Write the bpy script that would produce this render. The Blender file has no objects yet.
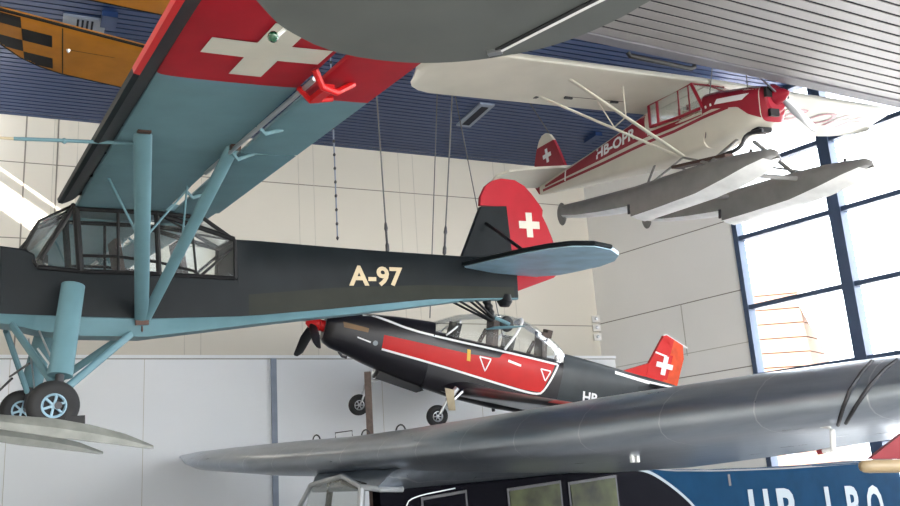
import bpy, math, random
from mathutils import Vector, Matrix
from mathutils.bvhtree import BVHTree
random.seed(7)
C = bpy.context.scene.collection
PI = math.pi
R = math.radians

# ------------------------------------------------------------------ materials
def new_mat(name):
    m = bpy.data.materials.new(name); m.use_nodes = True
    nt = m.node_tree
    return m, nt, nt.nodes['Principled BSDF']

def mat(name, col, rough=.5, metal=0., var=.06, vscale=3., bump=0., bscale=40., coat=0., emit=None, spec=.5):
    m, nt, b = new_mat(name)
    N, L = nt.nodes.new, nt.links.new
    tc = N('ShaderNodeTexCoord')
    nz = N('ShaderNodeTexNoise'); nz.inputs['Scale'].default_value = vscale; nz.inputs['Detail'].default_value = 5
    L(tc.outputs['Object'], nz.inputs['Vector'])
    mr = N('ShaderNodeMapRange'); mr.inputs[3].default_value = 1 - var*2; mr.inputs[4].default_value = 1 + var*2
    mr.inputs[1].default_value = .25; mr.inputs[2].default_value = .75
    L(nz.outputs['Fac'], mr.inputs[0])
    vm = N('ShaderNodeVectorMath'); vm.operation = 'SCALE'; vm.inputs[0].default_value = col[:3]
    L(mr.outputs[0], vm.inputs['Scale']); L(vm.outputs[0], b.inputs['Base Color'])
    b.inputs['Roughness'].default_value = rough; b.inputs['Metallic'].default_value = metal
    b.inputs['Coat Weight'].default_value = coat
    b.inputs['Specular IOR Level'].default_value = spec
    if bump:
        n2 = N('ShaderNodeTexNoise'); n2.inputs['Scale'].default_value = bscale; L(tc.outputs['Object'], n2.inputs['Vector'])
        bp = N('ShaderNodeBump'); bp.inputs['Strength'].default_value = bump; bp.inputs['Distance'].default_value = .02
        L(n2.outputs['Fac'], bp.inputs['Height']); L(bp.outputs[0], b.inputs['Normal'])
    if emit:
        b.inputs['Emission Color'].default_value = (*emit[:3], 1); b.inputs['Emission Strength'].default_value = emit[3]
    return m

def glass_mat(name, tint=(.93,.95,.95), gloss=.22, dirt=.015):
    m = bpy.data.materials.new(name); m.use_nodes = True
    nt = m.node_tree; nt.nodes.clear(); N, L = nt.nodes.new, nt.links.new
    o = N('ShaderNodeOutputMaterial'); tr = N('ShaderNodeBsdfTransparent'); tr.inputs[0].default_value = (*tint, 1)
    gl = N('ShaderNodeBsdfGlossy'); gl.inputs['Roughness'].default_value = .05
    df = N('ShaderNodeBsdfDiffuse'); df.inputs[0].default_value = (.7,.72,.72,1)
    fr = N('ShaderNodeFresnel'); fr.inputs['IOR'].default_value = 1.45
    ml = N('ShaderNodeMath'); ml.operation = 'MULTIPLY'; ml.inputs[1].default_value = gloss*2; ml.use_clamp = True
    L(fr.outputs[0], ml.inputs[0])
    m1 = N('ShaderNodeMixShader'); L(ml.outputs[0], m1.inputs[0]); L(tr.outputs[0], m1.inputs[1]); L(gl.outputs[0], m1.inputs[2])
    nz = N('ShaderNodeTexNoise'); nz.inputs['Scale'].default_value = 4
    m3 = N('ShaderNodeMath'); m3.operation = 'MULTIPLY'; m3.inputs[1].default_value = dirt*2; L(nz.outputs['Fac'], m3.inputs[0])
    m2 = N('ShaderNodeMixShader'); L(m3.outputs[0], m2.inputs[0]); L(m1.outputs[0], m2.inputs[1]); L(df.outputs[0], m2.inputs[2])
    L(m2.outputs[0], o.inputs[0])
    return m

M = {}
M['dark_green'] = mat('dark_green_paint', (.009,.012,.014), .42, var=.12, vscale=2, bump=.05, bscale=3, spec=.1)
M['olive_lit'] = mat('olive_lit_green', (.0155,.0175,.0125), .45, var=.1, spec=.12)  # dark green as it looks where lit, light put into the colour
M['light_blue'] = mat('light_blue_paint', (.10,.198,.232), .5, var=.05, vscale=2.5, bump=.04, bscale=5)
M['tail_blue'] = mat('tail_blue_paint', (.27,.42,.52), .4, var=.12, vscale=3)
M['red_fabric'] = mat('red_fabric', (.33,.006,.016), .5, var=.06, spec=.25)
M['red_bright'] = mat('red_bright_paint', (.52,.008,.01), .35, var=.03, spec=.3)
M['white_cross'] = mat('cross_white_paint', (.52,.50,.43), .5, var=.03)
M['cream_letter'] = mat('cream_letter_paint', (.46,.37,.23), .6, var=.02)
M['black'] = mat('black_paint', (.008,.008,.009), .45, var=.1, spec=.25)
M['blackgloss'] = mat('black_cabin_paint', (.005,.005,.008), .7, var=.05, spec=.03)
M['rubber'] = mat('black_rubber', (.015,.015,.016), .75, var=.1, bump=.1, bscale=60)
M['gap'] = mat('dark_gap', (.008,.008,.009), .8)
M['metal'] = mat('bare_metal', (.55,.56,.58), .35, 1., var=.05)
M['dark_metal'] = mat('dark_metal', (.06,.06,.065), .45, .7)
M['rust'] = mat('rusty_fitting', (.06,.03,.022), .6, .3)
M['ski'] = mat('weathered_ski_paint', (.20,.205,.185), .5, var=.12, vscale=5)
M['glass'] = glass_mat('cockpit_glass')
M['dark_glass'] = glass_mat('dark_cabin_glass', (.55,.6,.55), .6)
M['cub_cream'] = mat('cream_white_fabric', (.58,.55,.47), .42, var=.03, vscale=2)
M['cub_red'] = mat('cub_red_paint', (.26,.012,.026), .3, var=.03, spec=.3)
M['white'] = mat('white_paint', (.8,.8,.8), .4, var=.02)
M['float_grey'] = mat('float_grey_paint', (.20,.195,.19), .45, .2, var=.06, vscale=4)
M['float_light'] = mat('float_light_paint', (.92,.92,.90), .4, .0, var=.07, vscale=4)
M['pc_black'] = mat('anthracite_paint', (.012,.011,.014), .3, var=.08, spec=.4)
M['pc_grey'] = mat('charcoal_grey_paint', (.035,.042,.046), .38, var=.06, spec=.35)
M['pc_red'] = mat('signal_red_paint', (.52,.012,.012), .35, var=.04, spec=.25)
M['orange'] = mat('orange_red_paint', (.60,.06,.01), .4, var=.12, vscale=5, spec=.3)
M['bronze'] = mat('bronze_heat_stain', (.13,.08,.04), .4, .5)
M['tan'] = mat('tan_paint', (.45,.37,.24), .6)
M['yellow_tag'] = mat('yellow_paint', (.7,.4,.03), .5)
M['leather'] = mat('dark_leather', (.05,.03,.025), .6, var=.1)
M['grey_wing'] = mat('grey_wing_paint', (.095,.103,.098), .45, var=.07, vscale=2)
M['nav_green'] = mat('green_glass_lamp', (.005,.07,.03), .1, coat=.6)
M['check_yellow'] = mat('orange_yellow_paint', (.40,.15,.006), .5, var=.08, vscale=3)
M['wood'] = mat('brown_wood', (.11,.075,.06), .6, var=.15, vscale=12)
M['cable'] = mat('steel_cable', (.12,.12,.12), .5, .5)
M['navy'] = mat('navy_blue_paint', (.004,.030,.072), .75, var=.06, spec=.04)
M['letter_grey'] = mat('pale_blue_grey_letter_paint', (.23,.27,.30), .5, var=.03)
M['ochre_tube'] = mat('ochre_paint', (.32,.24,.14), .4)
M['dull_red'] = mat('dull_red_paint', (.26,.03,.04), .5)
M['pane_reflection'] = mat('green_yellow_reflection', (.035,.042,.012), .5, var=.45, vscale=2.5, spec=.2)  # yellow-green reflection in the cabin windows, painted as opaque colour

def silver_mat():
    m, nt, b = new_mat('silver_doped_plywood'); N, L = nt.nodes.new, nt.links.new
    tc = N('ShaderNodeTexCoord'); mp = N('ShaderNodeMapping'); mp.inputs['Scale'].default_value = (7, 1.2, 7)
    L(tc.outputs['Object'], mp.inputs['Vector'])
    nz = N('ShaderNodeTexNoise'); nz.inputs['Scale'].default_value = 1.2; nz.inputs['Detail'].default_value = 6
    L(mp.outputs[0], nz.inputs['Vector'])
    cr = N('ShaderNodeValToRGB'); cr.color_ramp.elements[0].position = .3; cr.color_ramp.elements[1].position = .75
    cr.color_ramp.elements[0].color = (.30,.34,.395,1); cr.color_ramp.elements[1].color = (.40,.44,.505,1)
    L(nz.outputs['Fac'], cr.inputs[0])
    # thin seams every 0.95 m along the span
    sp = N('ShaderNodeSeparateXYZ'); L(tc.outputs['Object'], sp.inputs[0])
    wv = N('ShaderNodeMath'); wv.operation = 'PINGPONG'; wv.inputs[1].default_value = .475
    L(sp.outputs['Y'], wv.inputs[0])
    lt = N('ShaderNodeMath'); lt.operation = 'LESS_THAN'; lt.inputs[1].default_value = .006; L(wv.outputs[0], lt.inputs[0])
    mx = N('ShaderNodeMix'); mx.data_type = 'RGBA'; L(lt.outputs[0], mx.inputs['Factor']); L(cr.outputs[0], mx.inputs[6]); mx.inputs[7].default_value = (.50,.53,.57,1)
    L(mx.outputs[2], b.inputs['Base Color'])
    b.inputs['Metallic'].default_value = .85
    rr = N('ShaderNodeMapRange'); rr.inputs[3].default_value = .25; rr.inputs[4].default_value = .33; L(nz.outputs['Fac'], rr.inputs[0])
    L(rr.outputs[0], b.inputs['Roughness'])
    n2 = N('ShaderNodeTexNoise'); n2.inputs['Scale'].default_value = 2.5; L(tc.outputs['Object'], n2.inputs['Vector'])
    bp = N('ShaderNodeBump'); bp.inputs['Strength'].default_value = .05; bp.inputs['Distance'].default_value = .04
    L(n2.outputs['Fac'], bp.inputs['Height']); L(bp.outputs[0], b.inputs['Normal'])
    return m
M['silver'] = silver_mat()
M['silver_frame'] = mat('silver_frame_paint', (.5,.52,.55), .3, .6)

# room
M['wall'] = mat('wall_panel_beige', (.64,.60,.52), .8, var=.015, vscale=.4)
M['wall_low'] = mat('wall_panel_white', (.80,.82,.84), .8, var=.015, vscale=.4)
M['wall_side'] = mat('wall_panel_grey', (.84,.82,.78), .8, var=.015, vscale=.4)
M['seam'] = mat('panel_joint', (.22,.20,.17), .9)
M['seam_faint'] = mat('panel_joint_faint', (.50,.47,.41), .9)
M['floor'] = mat('floor_screed', (.42,.41,.39), .5, var=.05)
M['slat_blue'] = mat('blue_ceiling_slat', (.022,.052,.15), .33, .5, var=.03)
M['slat_dark'] = mat('ceiling_void', (.006,.009,.02), .9)
M['slat_silver'] = mat('silver_ceiling_slat', (.25,.235,.235), .4, .25, var=.04, vscale=1.5)
M['fascia'] = mat('grey_fascia', (.13,.125,.14), .5)
M['frame'] = mat('blue_grey_window_frame', (.055,.085,.15), .4, .2)  # colour lightened to carry the glare around the frames
M['vent'] = mat('ceiling_vent_grey', (.22,.26,.33), .5)
M['concrete'] = mat('forecourt_paving', (.8,.78,.75), .8)
M['brick'] = mat('pale_orange_boarding', (.17,.095,.065), .7, var=.05)
M['glint'] = mat('glint_glow', (1,1,1), .5, emit=(1,1,.96,6))  # glow put in for a skylight reflection

SPLIT = {'slat_bracket','hinge_arm','wing_fitting','strut_fitting','hinge','tail_gear_strut','jury_strut','elevator_hinge','brake_line',
         'ski_mount','cross_wire','instrument_panel','cleat','window_pane','seat_cushion','link','cockpit_bracing','wing_top_handle','exhaust_stub','canopy_frame'}
# ------------------------------------------------------------------ mesh builder
class B:
    def __init__(s): s.v = []; s.f = []; s.m = []
    def add(s, vs, fs, mi=0):
        o = len(s.v); s.v += [tuple(v) for v in vs]
        for k, f in enumerate(fs):
            s.f.append(tuple(i+o for i in f)); s.m.append(mi[k] if isinstance(mi, (list, tuple)) else mi)
    def loft(s, rings, mi=0, cap=True, mfn=None):
        n = len(rings[0]); vs = [p for r in rings for p in r]; fs = []; ms = []
        for i in range(len(rings)-1):
            for j in range(n):
                k = (j+1) % n
                fs.append((i*n+j, i*n+k, (i+1)*n+k, (i+1)*n+j)); ms.append(mfn(i, j) if mfn else mi)
        if cap:
            fs.append(tuple(range(n))[::-1]); ms.append(mfn(0, 0) if mfn else mi)
            fs.append(tuple((len(rings)-1)*n+j for j in range(n))); ms.append(mfn(len(rings)-2, 0) if mfn else mi)
        s.add(vs, fs, ms)
    def tube(s, pts, r, n=10, mi=0, flat=1., ref=(0,0,1), cap=True):
        """flat<1 squashes the section across ref"""
        pts = [Vector(p) for p in pts]; rings = []
        for i, p in enumerate(pts):
            d = (pts[min(i+1, len(pts)-1)] - pts[max(i-1, 0)]).normalized()
            a = Vector(ref) - d*d.dot(Vector(ref))
            if a.length < 1e-4: a = d.orthogonal()
            a.normalize(); b = d.cross(a)
            rr = r[i] if isinstance(r, (list, tuple)) else r
            rings.append([p + a*math.cos(t)*rr + b*math.sin(t)*rr*flat for t in [2*PI*k/n for k in range(n)]])
        s.loft(rings, mi, cap)
    def box(s, c, sz, mi=0, rot=None):
        vs = []
        for x in (-.5,.5):
            for y in (-.5,.5):
                for z in (-.5,.5):
                    v = Vector((x*sz[0], y*sz[1], z*sz[2]))
                    if rot is not None: v = rot @ v
                    vs.append(v + Vector(c))
        s.add(vs, [(0,1,3,2),(4,6,7,5),(0,4,5,1),(2,3,7,6),(0,2,6,4),(1,5,7,3)], mi)
    def prism(s, poly, off, mi=0):
        """poly: 3D points (planar), off: 3D vector thickness"""
        n = len(poly); o = Vector(off)
        vs = [Vector(p)-o*.5 for p in poly] + [Vector(p)+o*.5 for p in poly]
        fs = [tuple(range(n))[::-1], tuple(range(n, 2*n))] + [(i, (i+1)%n, n+(i+1)%n, n+i) for i in range(n)]
        s.add(vs, fs, mi)
    def lathe(s, prof, o, ax, n=24, mi=0, mfn=None):
        """prof: (distance along axis, radius)"""
        ax = Vector(ax).normalized(); a = ax.orthogonal().normalized(); b = ax.cross(a)
        rings = [[Vector(o)+ax*h+(a*math.cos(t)+b*math.sin(t))*max(r, .0005) for t in [2*PI*k/n for k in range(n)]] for h, r in prof]
        s.loft(rings, mi, True, mfn)
    def bvh(s): return BVHTree.FromPolygons([Vector(v) for v in s.v], s.f)
    def grid_decal(s, bv, G, fn, off=.006, mi=0):
        """G: rows of (u,v); fn maps (u,v)->(origin, dir); projected on the surface"""
        rows = len(G); cols = len(G[0]); vs = []
        for r in G:
            for u, v in r: vs.append(hit(bv, fn, u, v, off))
        if any(p is None for p in vs):
            good = [p for p in vs if p is not None]
            if not good: return
            vs = [p if p is not None else good[0] for p in vs]
        fs = [(i*cols+j, i*cols+j+1, (i+1)*cols+j+1, (i+1)*cols+j) for i in range(rows-1) for j in range(cols-1)]
        s.add(vs, fs, mi)
    def poly_decal(s, bv, P, faces, fn, off=.006, mi=0):
        vs = [hit(bv, fn, u, v, off) for u, v in P]
        fs = [f for f in faces if all(vs[i] is not None for i in f)]
        s.add([p or Vector((0,0,0)) for p in vs], fs, mi)
    def quad(s, bv, q, fn, mi, n=1, m=1, off=.006):
        """q: 4 corners (u,v) a,b,c,d"""
        G = []
        for i in range(m+1):
            t = i/m; G.append([tuple((q[0][k]*(1-w)+q[1][k]*w)*(1-t)+(q[3][k]*(1-w)+q[2][k]*w)*t for k in (0,1)) for w in [j/n for j in range(n+1)]])
        s.grid_decal(bv, G, fn, off, mi)
    def band(s, bv, top, bot, fn, mi, n=24, m=2, off=.006):
        def at(c, t):
            L = [0]
            for a, b in zip(c, c[1:]): L.append(L[-1]+math.hypot(b[0]-a[0], b[1]-a[1]))
            d = t*L[-1]
            for i in range(len(c)-1):
                if d <= L[i+1]+1e-9:
                    w = (d-L[i])/(L[i+1]-L[i]+1e-12); return (c[i][0]*(1-w)+c[i+1][0]*w, c[i][1]*(1-w)+c[i+1][1]*w)
            return c[-1]
        G = []
        for i in range(m+1):
            t = i/m
            G.append([tuple(at(top, j/n)[k]*(1-t)+at(bot, j/n)[k]*t for k in (0,1)) for j in range(n+1)])
        s.grid_decal(bv, G, fn, off, mi)
    def line(s, bv, path, w, fn, mi, n=30, off=.009):
        """a stripe of width w along a path in (u,v)"""
        up, dn = [], []
        P = resample(path, n)
        for i, p in enumerate(P):
            a = P[max(i-1,0)]; b = P[min(i+1,len(P)-1)]
            dx, dy = b[0]-a[0], b[1]-a[1]; l = math.hypot(dx, dy) or 1
            up.append((p[0]-dy/l*w/2, p[1]+dx/l*w/2)); dn.append((p[0]+dy/l*w/2, p[1]-dx/l*w/2))
        s.grid_decal(bv, [up, dn], fn, off, mi)
    def build(s, name, mats, parent=None, smooth=35, kind=None):
        if name in SPLIT and not getattr(s, 'one', False):
            n = len(s.v); up = list(range(n))
            def find(i):
                while up[i] != i: up[i] = up[up[i]]; i = up[i]
                return i
            for f in s.f:
                for i in f[1:]: up[find(i)] = find(f[0])
            comp = {}
            for f, mi in zip(s.f, s.m): comp.setdefault(find(f[0]), []).append((f, mi))
            if len(comp) > 1:
                o = None
                for fs in comp.values():
                    q = B(); q.one = True; ids = sorted({i for f, _ in fs for i in f}); mp = {i: k for k, i in enumerate(ids)}
                    q.v = [s.v[i] for i in ids]; q.f = [tuple(mp[i] for i in f) for f, _ in fs]; q.m = [mi for _, mi in fs]
                    o = q.build(name, mats, parent, smooth, kind)
                return o
        me = bpy.data.meshes.new(name); me.from_pydata(s.v, [], s.f)
        if not isinstance(mats, (list, tuple)): mats = [mats]
        for m in mats: me.materials.append(M[m] if isinstance(m, str) else m)
        for p, mi in zip(me.polygons, s.m): p.material_index = mi
        me.validate(); me.update()
        if smooth:
            me.polygons.foreach_set('use_smooth', [True]*len(me.polygons)); me.set_sharp_from_angle(angle=R(smooth))
        o = bpy.data.objects.new(name, me); C.objects.link(o)
        if parent: o.parent = parent
        if kind: o['kind'] = kind
        return o

def resample(path, n):
    L = [0]
    for a, b in zip(path, path[1:]): L.append(L[-1]+math.hypot(b[0]-a[0], b[1]-a[1]))
    out = []
    for k in range(n+1):
        d = L[-1]*k/n
        for i in range(len(path)-1):
            if d <= L[i+1]+1e-9:
                w = (d-L[i])/(L[i+1]-L[i]+1e-12); out.append((path[i][0]*(1-w)+path[i+1][0]*w, path[i][1]*(1-w)+path[i+1][1]*w)); break
    return out

def smooth_path(path, it=2):
    for _ in range(it):
        q = [path[0]]
        for a, b in zip(path, path[1:]):
            q.append(tuple(a[k]*.75+b[k]*.25 for k in range(len(a)))); q.append(tuple(a[k]*.25+b[k]*.75 for k in range(len(a))))
        q.append(path[-1]); path = q
    return path

def hit(bv, fn, u, v, off):
    o, d = fn(u, v); o = Vector(o); d = Vector(d)
    h, nrm, idx, dist = bv.ray_cast(o, d)
    return None if h is None else h - d*off
port = lambda u, v: ((u, 6, v), (0, -1, 0))
stbd = lambda u, v: ((u, -6, v), (0, 1, 0))
under = lambda u, v: ((u, v, -4), (0, 0, 1))

_tc = {}
def text_geo(s, bold=.0):
    if (s, bold) in _tc: return _tc[(s, bold)]
    c = bpy.data.curves.new('lettering', 'FONT'); c.body = s; c.offset = bold; c.resolution_u = 3
    o = bpy.data.objects.new('lettering', c); C.objects.link(o)
    bpy.context.view_layer.update()
    dg = bpy.context.evaluated_depsgraph_get(); me = bpy.data.meshes.new_from_object(o.evaluated_get(dg))
    P = [(v.co.x, v.co.y) for v in me.vertices]; F = [tuple(p.vertices) for p in me.polygons]
    bpy.data.objects.remove(o); bpy.data.curves.remove(c); bpy.data.meshes.remove(me)
    x0 = min(p[0] for p in P); x1 = max(p[0] for p in P); y0 = min(p[1] for p in P); y1 = max(p[1] for p in P)
    P = [((x-x0)/(x1-x0), (y-y0)/(y1-y0)) for x, y in P]
    _tc[(s, bold)] = (P, F); return P, F
def text_decal(b, bv, s, tl, tr, br, bl, fn, mi, bold=.02, off=.008):
    P, F = text_geo(s, bold)
    Q = []
    for x, y in P:
        t = [tl[k]*(1-x)+tr[k]*x for k in (0,1)]; bo = [bl[k]*(1-x)+br[k]*x for k in (0,1)]
        Q.append((bo[0]*(1-y)+t[0]*y, bo[1]*(1-y)+t[1]*y))
    b.poly_decal(bv, Q, F, fn, off, mi)

def cross(b, bv, c, ax, ay, fn, mi, w=.3, off=.008):
    """swiss cross; ax, ay half-arm vectors in (u,v)"""
    def P(a, e): return (c[0]+ax[0]*a+ay[0]*e, c[1]+ax[1]*a+ay[1]*e)
    for q in ([P(-1,-w),P(1,-w),P(1,w),P(-1,w)], [P(-w,w),P(w,w),P(w,1),P(-w,1)], [P(-w,-1),P(w,-1),P(w,-w),P(-w,-w)]):
        b.quad(bv, q, fn, mi, 3, 3, off)

def euler(h, p, b):
    h, p, b = map(R, (h, p, b))
    fw = Vector((math.sin(h)*math.cos(p), math.cos(h)*math.cos(p), math.sin(p)))
    lf = Vector((-math.cos(h), math.sin(h), 0)); up = fw.cross(lf)
    l2 = lf*math.cos(b)+up*math.sin(b); u2 = fw.cross(l2)
    return Matrix((fw, l2, u2)).transposed()
def thing(name, label, cat, pose=None, loc=None, group=None):
    o = bpy.data.objects.new(name, None); C.objects.link(o); o.empty_display_size = .3
    if pose: o.matrix_world = Matrix.Translation(Vector(pose[3:6])) @ euler(*pose[:3]).to_4x4()
    elif loc: o.location = loc
    o['label'] = label; o['category'] = cat
    if group: o['group'] = group
    return o
def tag(o, label, cat, group=None):
    o['label'] = label; o['category'] = cat
    if group: o['group'] = group
    return o

AF = [(1,.0),(.9,.16),(.75,.38),(.6,.58),(.45,.76),(.3,.86),(.18,.82),(.09,.64),(.035,.42),(.008,.2),(0,.0),
      (.008,-.10),(.035,-.15),(.1,-.17),(.25,-.16),(.5,-.12),(.75,-.07),(.9,-.03)]
def af_ring(y, xle, chord, zle, zte, t, extra=0):
    """aerofoil section, x forward: leading edge at xle; t = thickness in metres"""
    out = []
    for u, h in AF:
        e = t*.012 if u == 1 else 0
        out.append((xle-u*chord, y, zle*(1-u)+zte*u + h*t + e))
    return out
def wing(b, secs, mfn=None, mi=0):
    b.loft([af_ring(*s) for s in secs], mi, True, mfn)
def se_ring(x, w, zb, zt, e=2.6, n=28, yc=0):
    """super-ellipse fuselage section"""
    zc = (zb+zt)/2; h = (zt-zb)/2; out = []
    for k in range(n):
        t = 2*PI*k/n; c, s = math.cos(t), math.sin(t)
        out.append((x, yc+w*math.copysign(abs(c)**(2/e), c), zc+h*math.copysign(abs(s)**(2/e), s)))
    return out
def interp(tab, x):
    t = sorted(tab)
    if x <= t[0][0]: return t[0][1:]
    for a, b in zip(t, t[1:]):
        if x <= b[0]:
            w = (x-a[0])/(b[0]-a[0]); return tuple(a[i]*(1-w)+b[i]*w for i in range(1, len(a)))
    return t[-1][1:]

def wheel(parent, c, r, w, axis, hub_mat='metal', spokes=6, name='wheel', rim_mat='metal'):
    ax = Vector(axis).normalized(); c = Vector(c)
    b = B(); prof = []
    k = r*.3; rr = r-k
    pr = [(math.cos(t)*w/2, rr+math.sin(t)*k) for t in [PI*i/10 for i in range(11)]]
    pr = [(-w*.40, r*.47)] + [(-x, y) for x, y in pr] + [(w*.40, r*.47), (-w*.40, r*.47)]
    a_ = ax.orthogonal().normalized(); b_ = ax.cross(a_)
    b.loft([[c+ax*h+(a_*math.cos(t)+b_*math.sin(t))*q for t in [2*PI*k/36 for k in range(36)]] for h, q in pr], 0, False)
    t = b.build(name, 'rubber', parent)
    h = B(); ring = [(-w*.30, r*.49),(-w*.44, r*.48),(-w*.46, r*.44),(-w*.38, r*.39),(w*.38, r*.39),(w*.46, r*.44),(w*.44, r*.48),(w*.30, r*.49),(-w*.30, r*.49)]
    h.loft([[c+ax*g+(a_*math.cos(t)+b_*math.sin(t))*q for t in [2*PI*k/30 for k in range(30)]] for g, q in ring], 0, False)
    h.lathe([(-w*.02, r*.1),(-w*.015, r*.47),(w*.015, r*.47),(w*.02, r*.1)], c, ax, 30, 1)
    a = ax.orthogonal().normalized(); d = ax.cross(a)
    for i in range(spokes):
        t2 = 2*PI*i/spokes; e = a*math.cos(t2)+d*math.sin(t2)
        for sgn in (1, -1):
            h.tube([c+ax*sgn*w*.34+e*r*.1, c+ax*sgn*w*.38+e*r*.43], r*.055, 6)
    h.lathe([(-w*.46, r*.06),(-w*.44, r*.13),(w*.44, r*.13),(w*.46, r*.06)], c, ax, 16)
    h.build('hub', [hub_mat,'black'], t)
    return t

def blade(b, root, d, chordv, L, c0, c1, tk=.03, mi=0, tw0=12, tw1=55):
    """tapered rounded propeller blade"""
    root = Vector(root); d = Vector(d).normalized(); cv = Vector(chordv).normalized(); nv = d.cross(cv)
    rings = []
    for t in [0,.08,.2,.4,.6,.8,.92,.98,1.0]:
        c = (c0*.55+(c1-c0*.55)*min(t/.35,1)) if t < .35 else c1*(1-.25*(t-.35))
        if t > .9: c *= max(.15, math.sqrt(max(0, 1-((t-.9)/.1)**2*.97)))
        tw = R(tw1*(1-t)+tw0); e = cv*math.cos(tw)+nv*math.sin(tw); g = d.cross(e); th = tk*(1.4-t)
        p = root+d*L*t
        rings.append([p+e*math.cos(a)*c/2+g*math.sin(a)*th/2 for a in [2*PI*k/10 for k in range(10)]])
    b.loft(rings, mi)

def panel(b, pts, mi=0, t=.006):
    n = len(pts); c = (Vector(pts[1])-Vector(pts[0])).cross(Vector(pts[-1])-Vector(pts[0])).normalized()
    b.prism(pts, c*t, mi)

CAM = Vector((0, 0, 2.95)); FPX = 925.0
_p, _r = R(14.75), R(3.84)
_f = Vector((0, math.cos(_p), math.sin(_p))); _x = Vector((1,0,0)); _d = _f.cross(_x)
CX = _x*math.cos(_r)+_d*math.sin(_r); CD = -_x*math.sin(_r)+_d*math.cos(_r)
def ray(px, py): return CX*((px-450)/FPX)+CD*((py-253)/FPX)+_f
def at_depth(px, py, d): return CAM+ray(px, py)*d
def at_z(px, py, z): r = ray(px, py); return CAM+r*((z-CAM.z)/r.z)

# ================================================================== 1. observation monoplane A-97
st = thing('observation_monoplane', 'dark green high-wing aeroplane marked A-97 hanging on skis, light blue underside and red cross wingtip', 'airplane',
           pose=(-121.045,-2.923,-5.338,-5.011,11.143,6.766))
FW = [(-7.1,.05),(-6.0,.14),(-4.5,.27),(-2.6,.42),(.4,.42),(.7,.42),(1.5,.40),(2.15,.30)]
FT = [(-7.1,-.44),(-6.0,-.45),(-4.0,-.40),(-2.3,-.34),(-2.25,-.34)]
FB = [(-7.0,-1.10),(-5.3,-1.14),(-3.68,-1.29),(-2.4,-1.39),(-1.0,-1.41),(-.4,-1.38),(.6,-1.33),(1.5,-1.25),(2.15,-1.1)]
FK = [(-7.0,-1.13),(-6.0,-1.16),(-4.5,-1.32),(-3.1,-1.44),(-2.7,-1.48),(-1.7,-1.58),(-1.1,-1.64),(-.4,-1.62),(.1,-1.57),(.5,-1.45),(1.2,-1.38),(2.15,-1.2)]
def st_ring(x, top):
    w = interp(FW, x)[0]; zb = interp(FB, x)[0]; zk = interp(FK, x)[0]
    k = .05 if x < -2.3 else .03
    half = [(0, top+.02), (w*.55, top+.012), (w-.03, top-.005), (w, top-k), (w+.012, top-(top-zb)*.45), (w, zb), (w*.96, zb-.01), (w*.80, zk+.01), (w*.4, zk), (0, zk)]
    return [(x, y, z) for y, z in half] + [(x, -y, z) for y, z in half[-2:0:-1]]
def st_m(i, j):  # ring points 0..9 port, 10..17 starboard
    return 1 if 5 <= j <= 12 else 0
b = B()
rear = [st_ring(x, interp(FT, x)[0]) for x in (-7.08,-6.5,-6.0,-5.4,-4.8,-4.2,-3.6,-3.0,-2.6,-2.26)]
front = [st_ring(x, z) for x, z in ((-2.30,-.87),(-1.6,-.85),(-1.1,-.82),(-.3,-.80),(.2,-.77),(.25,-.60),(.36,-.54),(.62,-.51))]
b.loft(rear, mfn=st_m)
b.loft(front, mfn=st_m)
bv = b.bvh()
text_decal(b, bv, 'A-97', (-3.94,-.655), (-4.85,-.665), (-4.85,-.95), (-3.93,-.965), port, 2, bold=.03)
text_decal(b, bv, 'A-97', (-4.85,-.665), (-3.94,-.655), (-3.93,-.965), (-4.85,-.95), stbd, 2, bold=.03)
for fn in (port, stbd): b.band(bv, [(-2.4,-1.10),(-3.7,-.99),(-5.3,-.92),(-7.0,-.93)], [(-2.4,-1.385),(-3.7,-1.285),(-5.3,-1.135),(-7.0,-1.095)], fn, 3, 24, 3, .003)  # lit olive tone of the lower flank painted on as a band
fus = b.build('fuselage', ['dark_green','light_blue','cream_letter','olive_lit'], st)
# engine cowling
b = B()
rings = [se_ring(x, w, zb, zt, 3.4, 28) for x, w, zb, zt in ((.58,.40,-1.40,-.56),(.60,.44,-1.44,-.50),(.7,.45,-1.44,-.49),(1.0,.44,-1.4,-.50),(1.6,.40,-1.32,-.54),(2.0,.32,-1.22,-.62),(2.15,.24,-1.12,-.70))]
b.loft(rings); b.build('engine_cowling', 'dark_green', st)
b = B(); b.lathe([(0,.0),(.06,.06),(.2,.12),(.34,.14)][::-1], (2.5,0,-.9), (1,0,0), 20); b.v = [(2.5+(2.5-v[0])*-1 if False else v[0]-.2, v[1], v[2]) for v in b.v]
b.build('spinner', 'black', st)
for s in (1, -1):
    b = B(); blade(b, (2.42,0,-.9), (0, .3*s, s), (0,1,0), 1.28, .12, .2); b.build('propeller_blade', 'black', st)
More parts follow.
